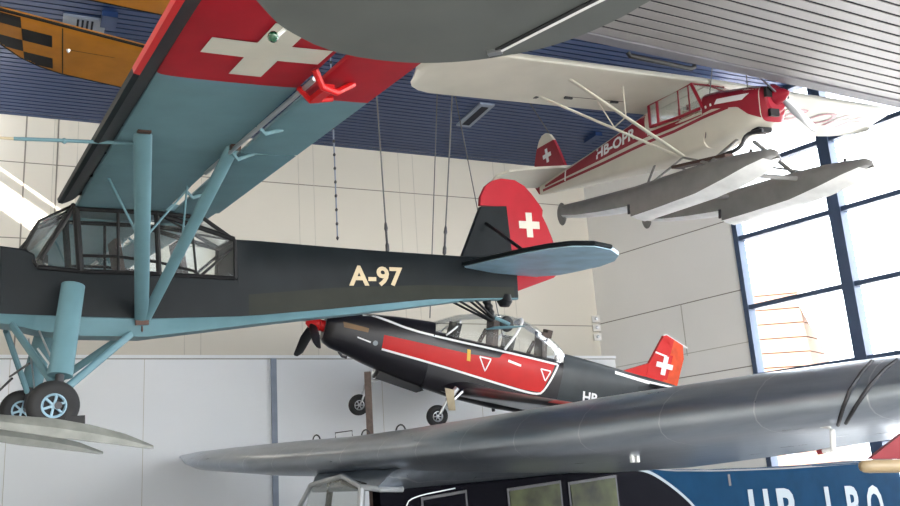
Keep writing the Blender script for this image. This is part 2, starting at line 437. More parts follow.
# cabin frame
b = B()
def fr(pts, r=.022): b.tube(pts, r, 8)
zs = -.83
corn = {}
for s in (1,-1):
    y = .44*s
    fr([(-2.22,y,-.88),(-1.1,y,-.83),(-.26,y,-.81),(.22,y,-.77)], .028)            # sill
    fr([(.18,y,-.67),(-.20,y*.95,.0)], .03)                                           # windscreen bar
    fr([(.35,y*.8,-.54),(.19,y*.85,-.19),(-.2,y*.8,.03)], .018)
    fr([(.22,y,-.77),(.35,y*.8,-.54)], .02)
    fr([(-.27,y,-.81),(-.22,y*.97,-.02)], .045)
    fr([(-.72,y,-.82),(-.72,y,-.03)], .02)
    fr([(-1.22,y,-.84),(-1.20,y,-.03)], .035)
    fr([(-1.70,y,-.86),(-1.66,y,-.30)], .016)
    fr([(-.27,y,-.62),(-.7,y,-.62),(-1.2,y,-.68),(-1.66,y,-.79),(-1.75,y,-.86)], .02)
    fr([(-.22,y,-.03),(-1.2,y,-.04),(-1.8,y*.95,-.07),(-2.23,y*.8,-.34)], .03)
    fr([(-2.22,y,-.88),(-2.24,y*.9,-.36)], .03)
    fr([(-1.75,y,-.86),(-2.23,y*.85,-.45)], .02)
    fr([(-1.22,y,-.05),(-1.8,y*.98,-.22),(-2.23,y*.9,-.34)], .035)
fr([(.35,-.35,-.54),(.35,.35,-.54)], .02); fr([(.19,-.37,-.19),(.19,.37,-.19)], .02); fr([(-.2,-.36,.03),(-.2,.36,.03)], .03)
fr([(.35,0,-.54),(.19,0,-.19),(-.2,0,.03)], .015)
fr([(-2.24,-.35,-.34),(-2.24,.35,-.34)], .03); fr([(-1.2,.42,-.04),(-2.24,-.3,-.34)], .015); fr([(-1.2,-.42,-.04),(-2.24,.3,-.34)], .015)
b.build('cabin_frame', 'black', st)
b = B()
for s in (1,-1):
    y = .435*s
    panel(b, [(-.27,y,-.8),(-.72,y,-.81),(-.72,y,-.04),(-.23,y,-.03)])
    panel(b, [(-.72,y,-.81),(-1.22,y,-.83),(-1.2,y,-.04),(-.72,y,-.04)])
    panel(b, [(-1.22,y,-.83),(-2.22,y,-.87),(-2.23,y*.9,-.34),(-1.2,y,-.06)])
    panel(b, [(.2,y,-.76),(-.25,y,-.8),(-.2,y*.95,.0)])
    panel(b, [(.2,y,-.76),(-.2,y*.95,.0),(.19,y*.85,-.19),(.35,y*.8,-.54)])
panel(b, [(.35,-.35,-.54),(.35,.35,-.54),(.19,.37,-.19),(.19,-.37,-.19)]); panel(b, [(.19,.37,-.19),(.19,-.37,-.19),(-.2,-.36,.03),(-.2,.36,.03)])
panel(b, [(-1.85,-.4,-.06),(-1.85,.4,-.06),(-2.24,.35,-.34),(-2.24,-.35,-.34)])
b.build('window_pane', 'glass', st)
# interior
b = B()
for x in (-.55, -1.35):
    b = B(); b.box((x,0,-.92), (.45,.5,.1)); b.box((x-.24,0,-.62), (.07,.46,.55), rot=Matrix.Rotation(.15,3,'Y'))
    b.build('seat', 'leather', st)
b = B(); b.box((.12,0,-.72), (.06,.74,.22)); b.build('instrument_panel', 'black', st)
# wing
def wm(i, j): return 1 if i in RED else 0
for s in (1, -1):
    b = B()
    Y = [.42,1.2,2.4,3.6,4.8,5.43,5.44,6.2,6.9,7.0,7.06]
    RED = set(i for i, y in enumerate(Y) if y >= 5.44)
    wing(b, [(y*s, -.24+.04*y-(0.1 if y > 6.95 else 0), (1.10+.012*y)*(.85 if y > 7.03 else 1), .03, .02, .22 if y < 6.95 else .12) for y in Y], wm)
    # blend: main plane ends at the hinge line, ailerons and flaps follow
    bv = b.bvh()
    if s == 1:
        cross(b, bv, (-.66,6.18), (.46,.0), (.0,.53), under, 2, .285)
    wg = b.build('wing', ['light_blue','red_fabric','white_cross'], st)
    for nm, y0, y1, mats in (('flap',.45,3.5,['light_blue']),('aileron',3.53,5.36,['light_blue']),('aileron',5.37,7.0,['red_fabric'])):
        if nm == 'aileron' and y0 > 5: continue
        b = B()
        if nm == 'flap':
            wing(b, [(y*s, -1.43+.03*y, .60, -.01, -.01, .10) for y in (y0, y1)]); b.build('flap', 'light_blue', st)
        else:
            ys = (3.53, 5.36, 5.365, 7.0)
            wing(b, [(y*s, -1.43+.03*y, .60, -.01, -.01, .10) for y in ys], lambda i, j: 1 if i >= 1 else 0)
            b.build('aileron', ['light_blue','red_fabric'], st)
    # slat: curved strip ahead of the leading edge
    b = B(); ys = [.79,3,5.49,5.5,7.0]
    rings = []
    for y in ys:
        x0 = -.06+.026*y
        pr = [(-.19,.11),(-.08,.11),(.03,.07),(.085,.0),(.075,-.045),(.03,-.055),(-.03,-.03),(-.09,.0),(-.15,.05),(-.19,.09)]
        rings.append([(x0+px, y*s, pz) for px, pz in pr])
    b.loft(rings, mfn=lambda i, j: (1 if i >= 3 else 0) if 1 <= j <= 4 else 2)
    b.build('slat', ['dark_green','red_bright','black'], st)
    b = B()
    for y in (.95,1.9,2.9,3.9,4.9,5.9,6.8): b.box((-.17+.03*y, y*s, .05), (.16,.03,.05))
    b.build('slat_bracket', 'black', st)
    # lift struts
    b = B(); b.tube([(-1.0,.42*s,-1.42),(-.27,3.88*s,.03)], .085, 14, flat=.42, ref=(1,0,0)); b.build('lift_strut', 'light_blue', st)
    b = B(); b.tube([(-1.04,.42*s,-1.42),(-1.23,3.58*s,.03)], .075, 14, flat=.42, ref=(1,0,0)); b.build('lift_strut', 'light_blue', st)
    b = B(); b.box((-.27,3.92*s,.01),(.12,.06,.08)); b.box((-1.23,3.62*s,.01),(.10,.06,.08)); b.box((-1.0,.44*s,-1.46),(.16,.05,.06)); b.lathe([(0,.01),(.06,.015),(.08,.005)],(-1.0,.44*s,-1.5),(0,0,-1),8)
    b.build('strut_fitting', 'rust', st)
    b = B()
    b.tube([(-.3,2.0*s,.03),(-.62,2.1*s,-.70)], .014, 6); b.tube([(-1.29,1.68*s,.03),(-.66,2.1*s,-.70)], .014, 6)
    b.tube([(-1.24,1.77*s,.03),(-1.13,1.9*s,-.72)], .012, 6)
    b.build('jury_strut', 'light_blue', st)
    # flap and aileron hinge arms
    b = B()
    for y, hh in ((1.6,.10),(3.5,.12),(4.4,.10)):
        x = -1.42+.03*y
        b.tube([(x+.10,y*s,.0),(x+.02,y*s,-hh*.8),(x-.15,y*s,-.02)], .022, 8, flat=.6)
    b.build('hinge_arm', 'light_blue', st)
    b = B(); x = -1.25
    b.tube([(x+.12,5.95*s,.0),(x+.04,5.9*s,-.12),(x-.1,5.85*s,-.13),(x-.28,5.8*s,-.02)], .03, 8)
    b.tube([(x+.1,5.55*s,-.02),(x-.02,5.5*s,-.1),(x-.22,5.5*s,-.06)], .025, 8); b.box((x-.04,5.7*s,-.1), (.08,.34,.05))
    b.build('aileron_balance', 'red_bright', st)
    b = B(); b.tube([(-1.22,2.6*s,-.03),(-1.19,5.8*s,-.02)], .022, 8); b.build('push_rod', 'metal', st)
b = B(); b.tube([(-.3,3.55,-.03),(.5,3.5,-.05),(.78,3.45,-.05)], .018, 8, 0); b.tube([(.78,3.45,-.05),(1.1,3.42,-.05)], .014, 8, 1)
b.lathe([(0,.02),(.02,.03),(.04,.02)], (.34,3.51,-.05), (1,0,0), 8, 0)
b.build('pitot_tube', ['light_blue','tan'], st)
# centre section between the wings
b = B(); wing(b, [(y, -.24, 1.75, .06, .0, .16) for y in (-.42,.42)]); b.build('centre_section', 'light_blue', st)
# fin and rudder
b = B()
b.prism([(-6.05,0,-.46),(-6.48,0,.40),(-6.98,0,.43),(-7.03,0,-.46)], (0,.09,0)); b.build('fin', 'dark_green', st)
b = B()
rud = [(-7.08,0,-.99),(-7.03,0,-.42),(-6.99,0,.42),(-6.47,0,.42),(-6.49,0,.56),(-6.60,0,.75),(-6.74,0,.85),(-6.92,0,.9),(-7.19,0,.89),(-7.38,0,.80),(-7.52,0,.67),(-7.68,0,.48),(-7.73,0,.40),(-7.71,0,.30),(-7.80,0,.12),(-7.88,0,-.08),(-7.94,0,-.3),(-7.95,0,-.6),(-7.92,0,-.70),(-7.85,0,-.76)]
b.prism(rud, (0,.07,0)); bv = b.bvh()
for fn, s in ((port,1),(stbd,-1)): cross(b, bv, (-7.42,.13), (.21*s,.0), (.0,.21), fn, 1, .30)
b.build('rudder', ['red_fabric','white_cross'], st)
# tailplane: pitched, leading edge level, trailing edge lower
b = B()
def tz(x, y): return -.60 + (x+6.1)*.085 - .012*abs(y)
out = [(-6.02,.1),(-6.05,.9),(-6.12,1.7),(-6.2,2.2),(-6.35,2.55),(-6.6,2.72),(-6.95,2.66),(-7.3,2.40),(-7.55,2.0),(-7.68,1.5),(-7.70,.9),(-7.68,.4),(-7.5,.1)]
full = out + [(x,-y) for x, y in out[::-1]]
full = [(x, y*.97) for x, y in full]
b.prism([(x,y,tz(x,y)) for x, y in full], (0,0,.06))
b.build('tailplane', 'tail_blue', st)
b = B()
lead = [(x,y*.97) for x, y in out[:7]]
for s in (1,-1): b.tube([(x+.01,y*s,tz(x,y)+.02) for x, y in lead], .036, 8)
b.build('tailplane_edge', 'dark_green', st)
for s in (1,-1):
    b = B(); b.tube([(-6.55,.05*s,.12),(-6.55,1.25*s,-.63)], .028, 8); b.build('tail_brace', 'black', st)
    b = B(); b.box((-6.9,.8*s,-.70),(.2,.012,.02)); b.box((-6.9,1.2*s,-.70),(.16,.012,.02)); b.build('elevator_hinge','black',st)
# tail ski and wheel
b = B()
for s in (1,-1):
    b.tube([(-5.89,.1*s,-1.14),(-6.56,.03*s,-1.47)], .02, 8); b.tube([(-6.19,.08*s,-1.11),(-6.6,.03*s,-1.44)], .02, 8)
b.build('tail_gear_strut', 'black', st)
b = B(); b.lathe([(0,.05),(.05,.075),(.1,.055),(.15,.075),(.2,.055),(.25,.07),(.3,.05),(.38,.04)], (-6.48,0,-1.1), (-.28,0,-1), 14)
b.lathe([(0,.1),(.12,.13),(.2,.08)], (-6.85,0,-1.04), (.1,0,-1), 12); b.build('tail_shock_absorber', 'black', st)
wheel(st, (-6.86,-.02,-1.52), .13, .09, (0,1,0), 'dark_metal', name='tail_wheel')
b = B(); b.tube([(-6.45,0,-1.60),(-6.6,0,-1.58),(-6.85,0,-1.58),(-7.2,0,-1.56)], [.02,.07,.08,.02], 10, flat=.35, ref=(0,1,0)); b.tube([(-6.6,.04,-1.42),(-6.86,.06,-1.53)], .03, 8); b.build('tail_ski', 'light_blue', st)
# main gear
for s in (1,-1):
    b = B(); b.tube([(-.14,.75*s,-1.03),(.08,1.28*s,-2.12)], .135, 16, flat=.6, ref=(1,0,0)); b.build('shock_strut', 'light_blue', st)
    b = B(); b.tube([(.08,1.28*s,-2.1),(.12,1.38*s,-2.42)], .05, 12); b.tube([(.12,1.38*s,-2.44),(.14,1.6*s,-2.45)], .04, 12)
    b.build('axle', 'dark_metal', st)
    b = B(); b.tube([(-.87,.40*s,-1.6),(-.0,1.26*s,-2.25)], .05, 10, flat=.7); b.build('rear_gear_strut', 'light_blue', st)
    b = B(); b.tube([(.48,.36*s,-1.46),(.14,1.22*s,-2.2)], .05, 10, flat=.7); b.build('front_gear_strut', 'light_blue', st)
    b = B(); b.tube([(.2,.5*s,-1.55),(.05,1.2*s,-2.18)], .012, 6); b.tube([(.3,1.18*s,-1.8),(.06,1.28*s,-2.18)], .012, 6); b.build('brake_line', 'metal', st)
    wheel(st, (.18,1.5*s,-2.45), .275, .18, (0,1,0), 'tail_blue', name='main_wheel')
    # ski
    b = B(); rings = []
    for x, w, z0, z1 in ((1.7,.05,-2.15,-2.13),(1.45,.13,-2.35,-2.29),(1.1,.17,-2.50,-2.42),(.7,.19,-2.66,-2.51),(.2,.2,-2.78,-2.58),(-.2,.19,-2.86,-2.68),(-.55,.16,-2.93,-2.80),(-.8,.1,-2.985,-2.92),(-.87,.04,-2.99,-2.955)):
        dz = -.13 if s < 0 else 0
        rings.append([(x, 1.5*s+yy*w, z+dz) for yy, z in ((-1,z0),(1,z0),(1,(z0+z1)/2),(.55,z1),(-.55,z1),(-1,(z0+z1)/2))])
    b.loft(rings); b.build('ski', 'ski', st)
    b = B(); b.box((-.03,1.5*s,-2.63),(.2,.2,.12)); b.build('ski_mount','black',st)
b = B(); b.tube([(.35,-1.2,-2.0),(.35,.9,-1.95)], .015, 6); b.tube([(.5,-1.2,-2.2),(.5,.6,-2.1)], .015, 6); b.build('cross_wire','black',st)

# ================================================================== 2. floatplane HB-OPR
cub = thing('floatplane', 'red and white floatplane lettered HB-OPR hanging on two grey floats by the window', 'airplane',
            pose=(149.579,-8.317,4.821,4.655,14.606,9.474))
S = [(1.28,.20,-.86,-.42),(1.2,.27,-.96,-.38),(1.0,.33,-1.0,-.34),(.7,.37,-1.05,-.30),(.3,.38,-1.11,-.24),(.05,.38,-1.15,-.22)]
LOW = [(.05,.38,-1.15,-.47),(-.5,.38,-1.2,-.50),(-1.2,.38,-1.2,-.50)]
RE = [(-1.2,.38,-1.2,-.16),(-1.7,.36,-1.19,-.26),(-2.2,.32,-1.17,-.36),(-2.7,.28,-1.16,-.46),(-3.3,.22,-1.14,-.57),(-4.0,.155,-1.12,-.68),(-4.6,.10,-1.10,-.78),(-5.15,.04,-1.07,-.86)]
b = B()
b.loft([se_ring(*s, 4.5, 28) for s in S], mfn=lambda i, j: 1 if i == 0 else 0); b.loft([se_ring(*s, 5.5, 28) for s in LOW]); b.loft([se_ring(*s, 5.5, 28) for s in RE])
bv = b.bvh()
top = lambda x: interp([(s[0],s[3]) for s in RE[::-1]], x)[0]
for fn in (stbd, port):
    u = [(-1.18,-.20),(-1.7,-.33),(-2.7,-.53),(-4.0,-.75),(-4.9,-.90)]
    l = [(-1.18,-.655),(-1.7,-.70),(-2.7,-.785),(-4.0,-.875),(-4.9,-.945)]
    b.band(bv, u, l, fn, 1, 24, 6)
    b.band(bv, [(1.19,-.42),(1.0,-.37),(.7,-.325),(.3,-.27),(.08,-.25)], [(1.19,-.90),(1.0,-.80),(.82,-.64),(.3,-.55),(.08,-.58)], fn, 1, 22, 8)
    b.line(bv, [(.1,-.545),(-.6,-.60),(-1.2,-.635)], .10, fn, 1, 16)
    b.line(bv, [(.65,-.60),(.1,-.64),(-.6,-.72),(-1.2,-.755),(-2.7,-.87),(-4.0,-.94),(-5.0,-1.0)], .055, fn, 1, 40)
    b.quad(bv, [(1.05,-.47),(.42,-.41),(.36,-.49),(.92,-.55)], fn, 2, 4, 2, .012)
    b.line(bv, [(-4.02,-.70),(-4.08,-.96)], .05, fn, 2, 4, .012)
    for k in range(5): b.quad(bv, [(.30-.11*k,-.45-.012*k),(.26-.11*k,-.455-.012*k),(.27-.11*k,-.50-.012*k),(.31-.11*k,-.495-.012*k)], fn, 2, 1, 1, .012)
text_decal(b, bv, 'HB-OPR', (-2.87,-.555), (-1.58,-.40), (-1.60,-.615), (-2.89,-.755), stbd, 2, bold=.035, off=.012)
text_decal(b, bv, 'HB-OPR', (-1.58,-.40), (-2.87,-.555), (-2.89,-.755), (-1.60,-.615), port, 2, bold=.035, off=.012)
# top of cowling red
topfn = lambda u, v: ((u, v, 3), (0, 0, -1))
b.quad(bv, [(1.25,-.2),(.08,-.36),(.08,.36),(1.25,.2)], topfn, 1, 8, 10)
b.build('fuselage', ['cub_cream','cub_red','white'], cub)
b = B()
b.lathe([(0,.19),(.04,.24),(.07,.21)], (1.24,0,-.6), (1,0,0), 24, 0)
b.box((1.31,-.17,-.52),(.05,.17,.15),1); b.box((1.31,.17,-.52),(.05,.17,.15),1); b.box((1.31,-.1,-.84),(.05,.2,.12),1); b.box((.95,0,-1.04),(.16,.3,.08),1)
b.build('cowl_nose', ['cub_red','black'], cub)
b = B(); b.lathe([(0,.14),(.08,.125),(.18,.085),(.26,.03),(.28,.0)], (1.28,0,-.57), (1,0,0), 24); b.build('spinner', 'cub_red', cub)
for s in (1,-1):
    b = B(); d = Vector((0, math.sin(R(123))*s, math.cos(R(123))*s)); blade(b, Vector((1.36,0,-.57)), d, (0, d.z, -d.y), .95, .1, .14, .03)
    b.build('propeller_blade', 'metal', cub)
# cabin
b = B()
for s in (1,-1):
    y = .37*s
    b.tube([(.10,y,-.48),(-.12,y,-.0)], .03, 8, 0); b.tube([(-.98,y,-.5),(-.98,y,-.05)], .025, 8, 0)
    b.tube([(.05,y,-.47),(-.5,y,-.5),(-1.2,y,-.5)], .03, 8, 0); b.tube([(-.12,y,.01),(-.6,y,-.03),(-1.2,y,-.10)], .025, 8, 0)
    b.tube([(-1.2,y,-.5),(-1.2,y,-.12)], .025, 8, 0); b.tube([(-.45,y,-.5),(-.45,y,-.03)], .012, 6, 0); b.tube([(-.2,y,-.5),(-.2,y,-.02)], .012, 6, 0)
b.tube([(-.12,-.37,.0),(-.12,.37,.0)], .025, 8, 0); b.tube([(.3,0,-.24),(-.12,0,.0)], .012, 6, 0)
b.build('cabin_frame', ['cub_red'], cub)
b = B()
for s in (1,-1):
    y = .365*s
    panel(b, [(.08,y,-.48),(-1.2,y,-.5),(-1.2,y,-.1),(-.12,y,-.01)])
    panel(b, [(.3,.3*s,-.25),(.08,y,-.47),(-.12,y,0)])
panel(b, [(.3,-.3,-.24),(.3,.3,-.24),(-.12,.36,0),(-.12,-.36,0)])
b.build('window_pane', 'glass', cub)
b = B()
for x in (-.35,-.95):
    b = B(); b.box((x,0,-.75),(.35,.4,.08)); b.box((x-.2,0,-.55),(.06,.38,.4)); b.build('seat', 'tan', cub)
# wing (each side)
for s in (1,-1):
    b = B(); ys = [.02,1.5,3.0,4.3,4.7,4.95,5.15,5.28,5.35]
    sec = []
    for y in ys:
        xl, ch, t = -.05+(.03*y if s < 0 else 0), 1.6, .20
        if y > 4.6:
            k = (y-4.6)/.75; q = math.sqrt(max(.015, 1-k*k)); xl = xl - .78*(1-q); ch = 1.6*q; t = .2*(.3+.7*q)
        dz = -.035*y if s > 0 else 0.005*y
        sec.append((y*s, xl, ch, .04+dz, -.15+dz*1.0, t))
    wing(b, sec); bv = b.bvh()
    if s > 0:
        text_decal(b, bv, 'HB-OPR', (-.45,2.2), (-.45,4.9), (-1.05,4.9), (-1.05,2.2), under, 1, bold=.01)
    else:
        b.line(bv, [(-1.12,-1.0),(-1.12,-2.3)], .02, under, 2, 8, .004)
    b.build('wing', ['cub_cream','cub_red','gap'], cub)
    b = B(); b.tube([(-.42,.40*s,-1.19),(-.45,2.75*s,.0)], .04, 10, flat=.5, ref=(1,0,0)); b.build('lift_strut','cub_cream',cub)
    b = B(); b.tube([(-.5,.40*s,-1.19),(-1.28,2.75*s,-.08)], .035, 10, flat=.5, ref=(1,0,0)); b.build('lift_strut','cub_cream',cub)
    b = B(); b.tube([(-.43,1.6*s,-.58),(-.5,1.55*s,.0)], .012, 6); b.tube([(-.85,1.5*s,-.66),(-1.2,1.55*s,-.08)], .012, 6); b.tube([(-.43,1.6*s,-.58),(-.88,1.5*s,-.66)], .012, 6); b.build('jury_strut','cub_cream',cub)
    b = B(); b.box((-1.15,1.2*s,-.12),(.04,.16,.03)); b.box((-1.15,2.2*s,-.12),(.04,.16,.03)); b.box((-.45,2.78*s,-.0),(.08,.06,.05)); b.box((-1.28,2.78*s,-.10),(.08,.06,.05))
    b.build('hinge','dark_metal',cub)
# tail
fin = [(-4.15,-.70),(-4.30,-.42),(-4.43,-.15),(-4.55,.04),(-4.66,.16),(-4.80,.22),(-4.95,.19),(-5.06,.10),(-5.18,-.1),(-5.28,-.35),(-5.34,-.65),(-5.32,-.9),(-5.2,-1.05),(-5.12,-1.05),(-5.1,-.8)]
b = B(); lowp = [p for p in fin if p[1] < .02]; hi = [(-4.54,.02),(-4.55,.04),(-4.66,.16),(-4.80,.22),(-4.95,.19),(-5.06,.10),(-5.12,.0),(-5.145,-.05)]
low2 = [(-4.15,-.70),(-4.30,-.42),(-4.43,-.15),(-4.54,.02),(-5.145,-.05),(-5.18,-.1),(-5.28,-.35),(-5.34,-.65),(-5.32,-.9),(-5.2,-1.05),(-5.12,-1.05),(-5.1,-.8)]
b.prism([(x,0,z) for x,z in low2], (0,.06,0), 0); b.prism([(x,0,z) for x,z in hi], (0,.06,0), 1); bv = b.bvh()
for fn in (stbd, port): cross(b, bv, (-4.80,-.27), (.15,.02), (-.02,.15), fn, 2, .3)
b.build('fin', ['cub_red','cub_cream','white'], cub)
b = B(); o2 = [(-4.05,.0),(-4.15,.5),(-4.25,.95),(-4.42,1.3),(-4.7,1.45),(-5.0,1.36),(-5.2,1.05),(-5.28,.6),(-5.25,.0)]
fl = [(x,y) for x,y in o2]+[(x,-y) for x,y in o2[::-1][1:-1]]
b.prism([(x,y,-.66+(x+4.1)*.19) for x,y in fl], (0,0,.05)); b.build('tailplane','cub_cream',cub)
# floats
for s, y0, dz in ((-1,-.93,0),(1,1.22,-.06)):
    b = B(); rings = []
    for x, w, zd, zc, zk in ((2.0,.03,-1.69,-1.71,-1.73),(1.96,.11,-1.64,-1.70,-1.79),(1.88,.18,-1.60,-1.72,-1.86),(1.6,.25,-1.58,-1.79,-1.96),(1.2,.29,-1.57,-1.90,-2.05),(.6,.31,-1.58,-2.03,-2.13),(-.2,.31,-1.62,-2.11,-2.19),(-.93,.31,-1.66,-2.17,-2.25),(-.94,.31,-1.66,-1.98,-2.06),(-1.8,.26,-1.66,-1.95,-2.02),(-2.6,.17,-1.65,-1.89,-1.95),(-3.2,.06,-1.64,-1.81,-1.86)):
        hf = [(0,zd+.03),(w*.5,zd+.015),(w*.85,zd-.05),(w,zd-.12 if w>.1 else zd-.02),(w,zc),(w*.5,(zc+zk)/2-.01),(0,zk)]
        rings.append([(x,y0+yy,z+dz) for yy,z in hf]+[(x,y0-yy,z+dz) for yy,z in hf[-2:0:-1]])
    b.loft(rings, mfn=lambda i, j: 1 if 4 <= j <= 7 else 0)
    fo = b.build('float', ['float_grey','float_light'], cub)
    b = B(); b.lathe([(-.02,.13),(.0,.15),(.02,.13)], (-3.25,y0,-1.78+dz), (0,1,0), 20); b.v=[(v[0],v[1],-1.78+dz+(v[2]+1.78-dz)*1.5) for v in b.v]
    b.build('water_rudder','float_grey',fo)
    b = B(); b.tube([(-.94,y0-.33*1,-1.96+dz),(-.98,y0-.3,-2.12+dz)], .025, 6); b.tube([(1.5,y0,-1.57+dz),(1.52,y0,-1.5+dz)], .025, 8); b.build('cleat','dark_metal',fo)
    for p, q, r in (((.6,.2*s,-1.13),(.55,y0,-1.6+dz),.045),((-.5,.33*s,-1.2),(.75,y0,-1.58+dz),.025),((-.5,.33*s,-1.2),(-.75,y0,-1.65+dz),.03),((-1.25,.3*s,-1.2),(-.8,y0,-1.65+dz),.028)):
        b = B(); b.tube([p,q], r, 10, flat=.6, ref=(1,0,0)); b.build('float_strut','float_grey',cub)
for x, z in ((.78,-1.72),(-.75,-1.78)):
    b = B(); b.tube([(x,-.93,z),(x,1.22,z-.05)], .04, 10); b.build('spreader_bar','float_grey',cub)
b = B(); b.box((.2,-.62,-1.42),(1.2,.2,.05), rot=Matrix.Rotation(.03,3,'Y')); b.build('step_board','rust',cub)
b = B(); b.tube(smooth_path([(1.25,-.32,-1.12),(.95,-.38,-1.12),(.95,-.5,-1.35),(.5,-.6,-1.42)]), .035, 8); b.build('exhaust_pipe','dark_metal',cub)

# ================================================================== 3. black and red trainer
pc = thing('trainer_aircraft', 'black and red low-wing training aeroplane with a bubble canopy hanging nose up', 'airplane',
           pose=(-111.7,13.3,-14.5,-3.22,18.89,6.72))
PS = [(-.54,.20,-.30,.16),(-.60,.25,-.37,.22),(-.75,.28,-.44,.30),(-1.1,.31,-.50,.40),(-1.5,.33,-.60,.47),(-2.0,.355,-.70,.54),(-2.5,.37,-.78,.59),(-2.85,.385,-.82,.62)]
PM = [(-2.85,.385,-.82,.44),(-3.6,.39,-.90,.43),(-4.5,.395,-.92,.44),(-5.3,.39,-.88,.45),(-5.95,.37,-.78,.47)]
PR = [(-5.95,.37,-.78,.64),(-6.5,.35,-.66,.63),(-7.1,.29,-.48,.61),(-7.8,.22,-.26,.585),(-8.5,.15,-.0,.57),(-9.05,.07,.2,.56)]
b = B()
b.loft([se_ring(*s, 2.7, 32) for s in PS]); b.loft([se_ring(*s, 4.2, 40) for s in PM]); b.loft([se_ring(*s, 2.5, 32) for s in PR], 1)
bv = b.bvh()
for fn in (port, stbd):
    # grey rear flank, red panel, white borders
    ut = [(-1.76,.10),(-2.78,.12),(-3.7,.13),(-4.38,.19),(-4.46,.33),(-5.74,.36)]
    lt = [(-1.78,-.18),(-3.1,-.23),(-4.0,-.29),(-4.64,-.33),(-5.1,-.35),(-5.54,-.32)]
    b.band(bv, ut, lt, fn, 2, 40, 6, .006)
    b.line(bv, smooth_path([(-1.78,-.20),(-3.1,-.255),(-4.64,-.36),(-5.42,-.40),(-5.60,-.30),(-5.86,.52)],2), .045, fn, 3, 50, .010)
    b.line(bv, smooth_path([(-.95,.34),(-1.27,.45),(-1.7,.42),(-2.3,.335),(-3.1,.33),(-4.5,.36),(-5.8,.36)],1), .045, fn, 3, 50, .010)
    for x0, x1, xm, z0, z1 in ((-3.93,-4.20,-4.12,.13,-.15),(-5.40,-5.65,-5.56,.18,-.06)):
        b.line(bv, [(x0,z0),(x1,z0),(xm,z1),(x0,z0)], .028, fn, 3, 24, .012)
    b.quad(bv, [(-4.60,.21),(-4.92,.17),(-4.92,.12),(-4.60,.16)], fn, 3, 2, 1, .012)
    b.quad(bv, [(-3.62,.22),(-3.70,.22),(-3.74,-.02),(-3.66,-.02)], fn, 4, 1, 2, .012)
    b.quad(bv, [(-1.22,-.06),(-1.52,-.10),(-1.52,-.13),(-1.22,-.09)], fn, 3, 2, 1, .012)
    b.quad(bv, [(-.86,.17),(-1.42,.16),(-1.42,.07),(-.9,.06)], fn, 5, 3, 1, .008)
    b.line(bv, [(-7.3,.50),(-8.2,.46),(-9.0,.47)], .07, fn, 3, 20, .010)
b.poly_decal(bv, [(-1.62+.055*math.cos(t),-.11+.055*math.sin(t)) for t in [2*PI*k/12 for k in range(12)]], [tuple(range(12))], port, .012, 6)
text_decal(b, bv, 'HB', (-6.54,-.08), (-6.94,-.07), (-6.98,-.29), (-6.60,-.32), port, 3, bold=.03, off=.012)
b.build('fuselage', ['pc_black','pc_grey','pc_red','white','yellow_tag','bronze','letter_grey'], pc)
b = B(); b.lathe([(0,.15),(.1,.14),(.2,.10),(.27,.04),(.28,0)], (-.42,0,-.02), (1,0,0), 24); b.lathe([(0,.12),(.12,.12)],(-.56,0,-.02),(1,0,0),16); b.build('spinner','pc_red',pc)
for a in (110,230,350):
    b = B(); d = Vector((0, math.sin(R(a)), math.cos(R(a)))); blade(b, (-.3,0,-.02), d, (0, d.z, -d.y), 1.2, .2, .27, .06, 0, 62, 20); b.build('propeller_blade','black',pc)
# canopy
CP = [(-2.85,.20,.62),(-3.05,.31,.74),(-3.3,.37,.88),(-3.7,.40,1.02),(-4.1,.405,1.12),(-4.5,.405,1.16),(-4.8,.40,1.16),(-5.2,.39,1.07),(-5.55,.36,.93),(-5.85,.30,.79),(-6.0,.22,.68)]
def arch(x, w, zt, n=14, z0=.40): return [(x, w*math.cos(t), z0+(zt-z0)*math.sin(t)**.8) for t in [PI*k/n for k in range(n+1)]]
b = B(); AR = [arch(*c) for c in CP]
vs = [p for r in AR for p in r]; n = 15
b.add(vs, [(i*n+j,i*n+j+1,(i+1)*n+j+1,(i+1)*n+j) for i in range(len(AR)-1) for j in range(n-1)])
b.build('canopy','glass',pc)
b = B()
for x, r in ((-3.1,.022),(-4.45,.03),(-5.95,.014)):
    w, zt = interp([c for c in CP], x); b.tube([(p[0]-(p[2]-.40)*(.5 if x==-4.45 else (.9 if x==-3.1 else -.2)), p[1]*1.01, p[2]*1.005) for p in arch(x, w, zt)], r, 8)
b.build('canopy_frame','white',pc)
b = B()
for x in (-3.95,-5.15):
    b = B(); b.box((x,0,.35),(.5,.5,.15)); b.box((x-.3,0,.62),(.12,.46,.75), rot=Matrix.Rotation(.2,3,'Y')); b.box((x-.38,0,.98),(.12,.28,.18)); b.tube([(x-.1,-.2,.4),(x-.2,-.2,.75)],.05,8)
    b.build('cockpit_seat','leather',pc)
b = B(); b.box((-3.35,0,.55),(.12,.55,.35)); b.box((-4.65,0,.55),(.1,.55,.35)); b.build('instrument_panel','black',pc)
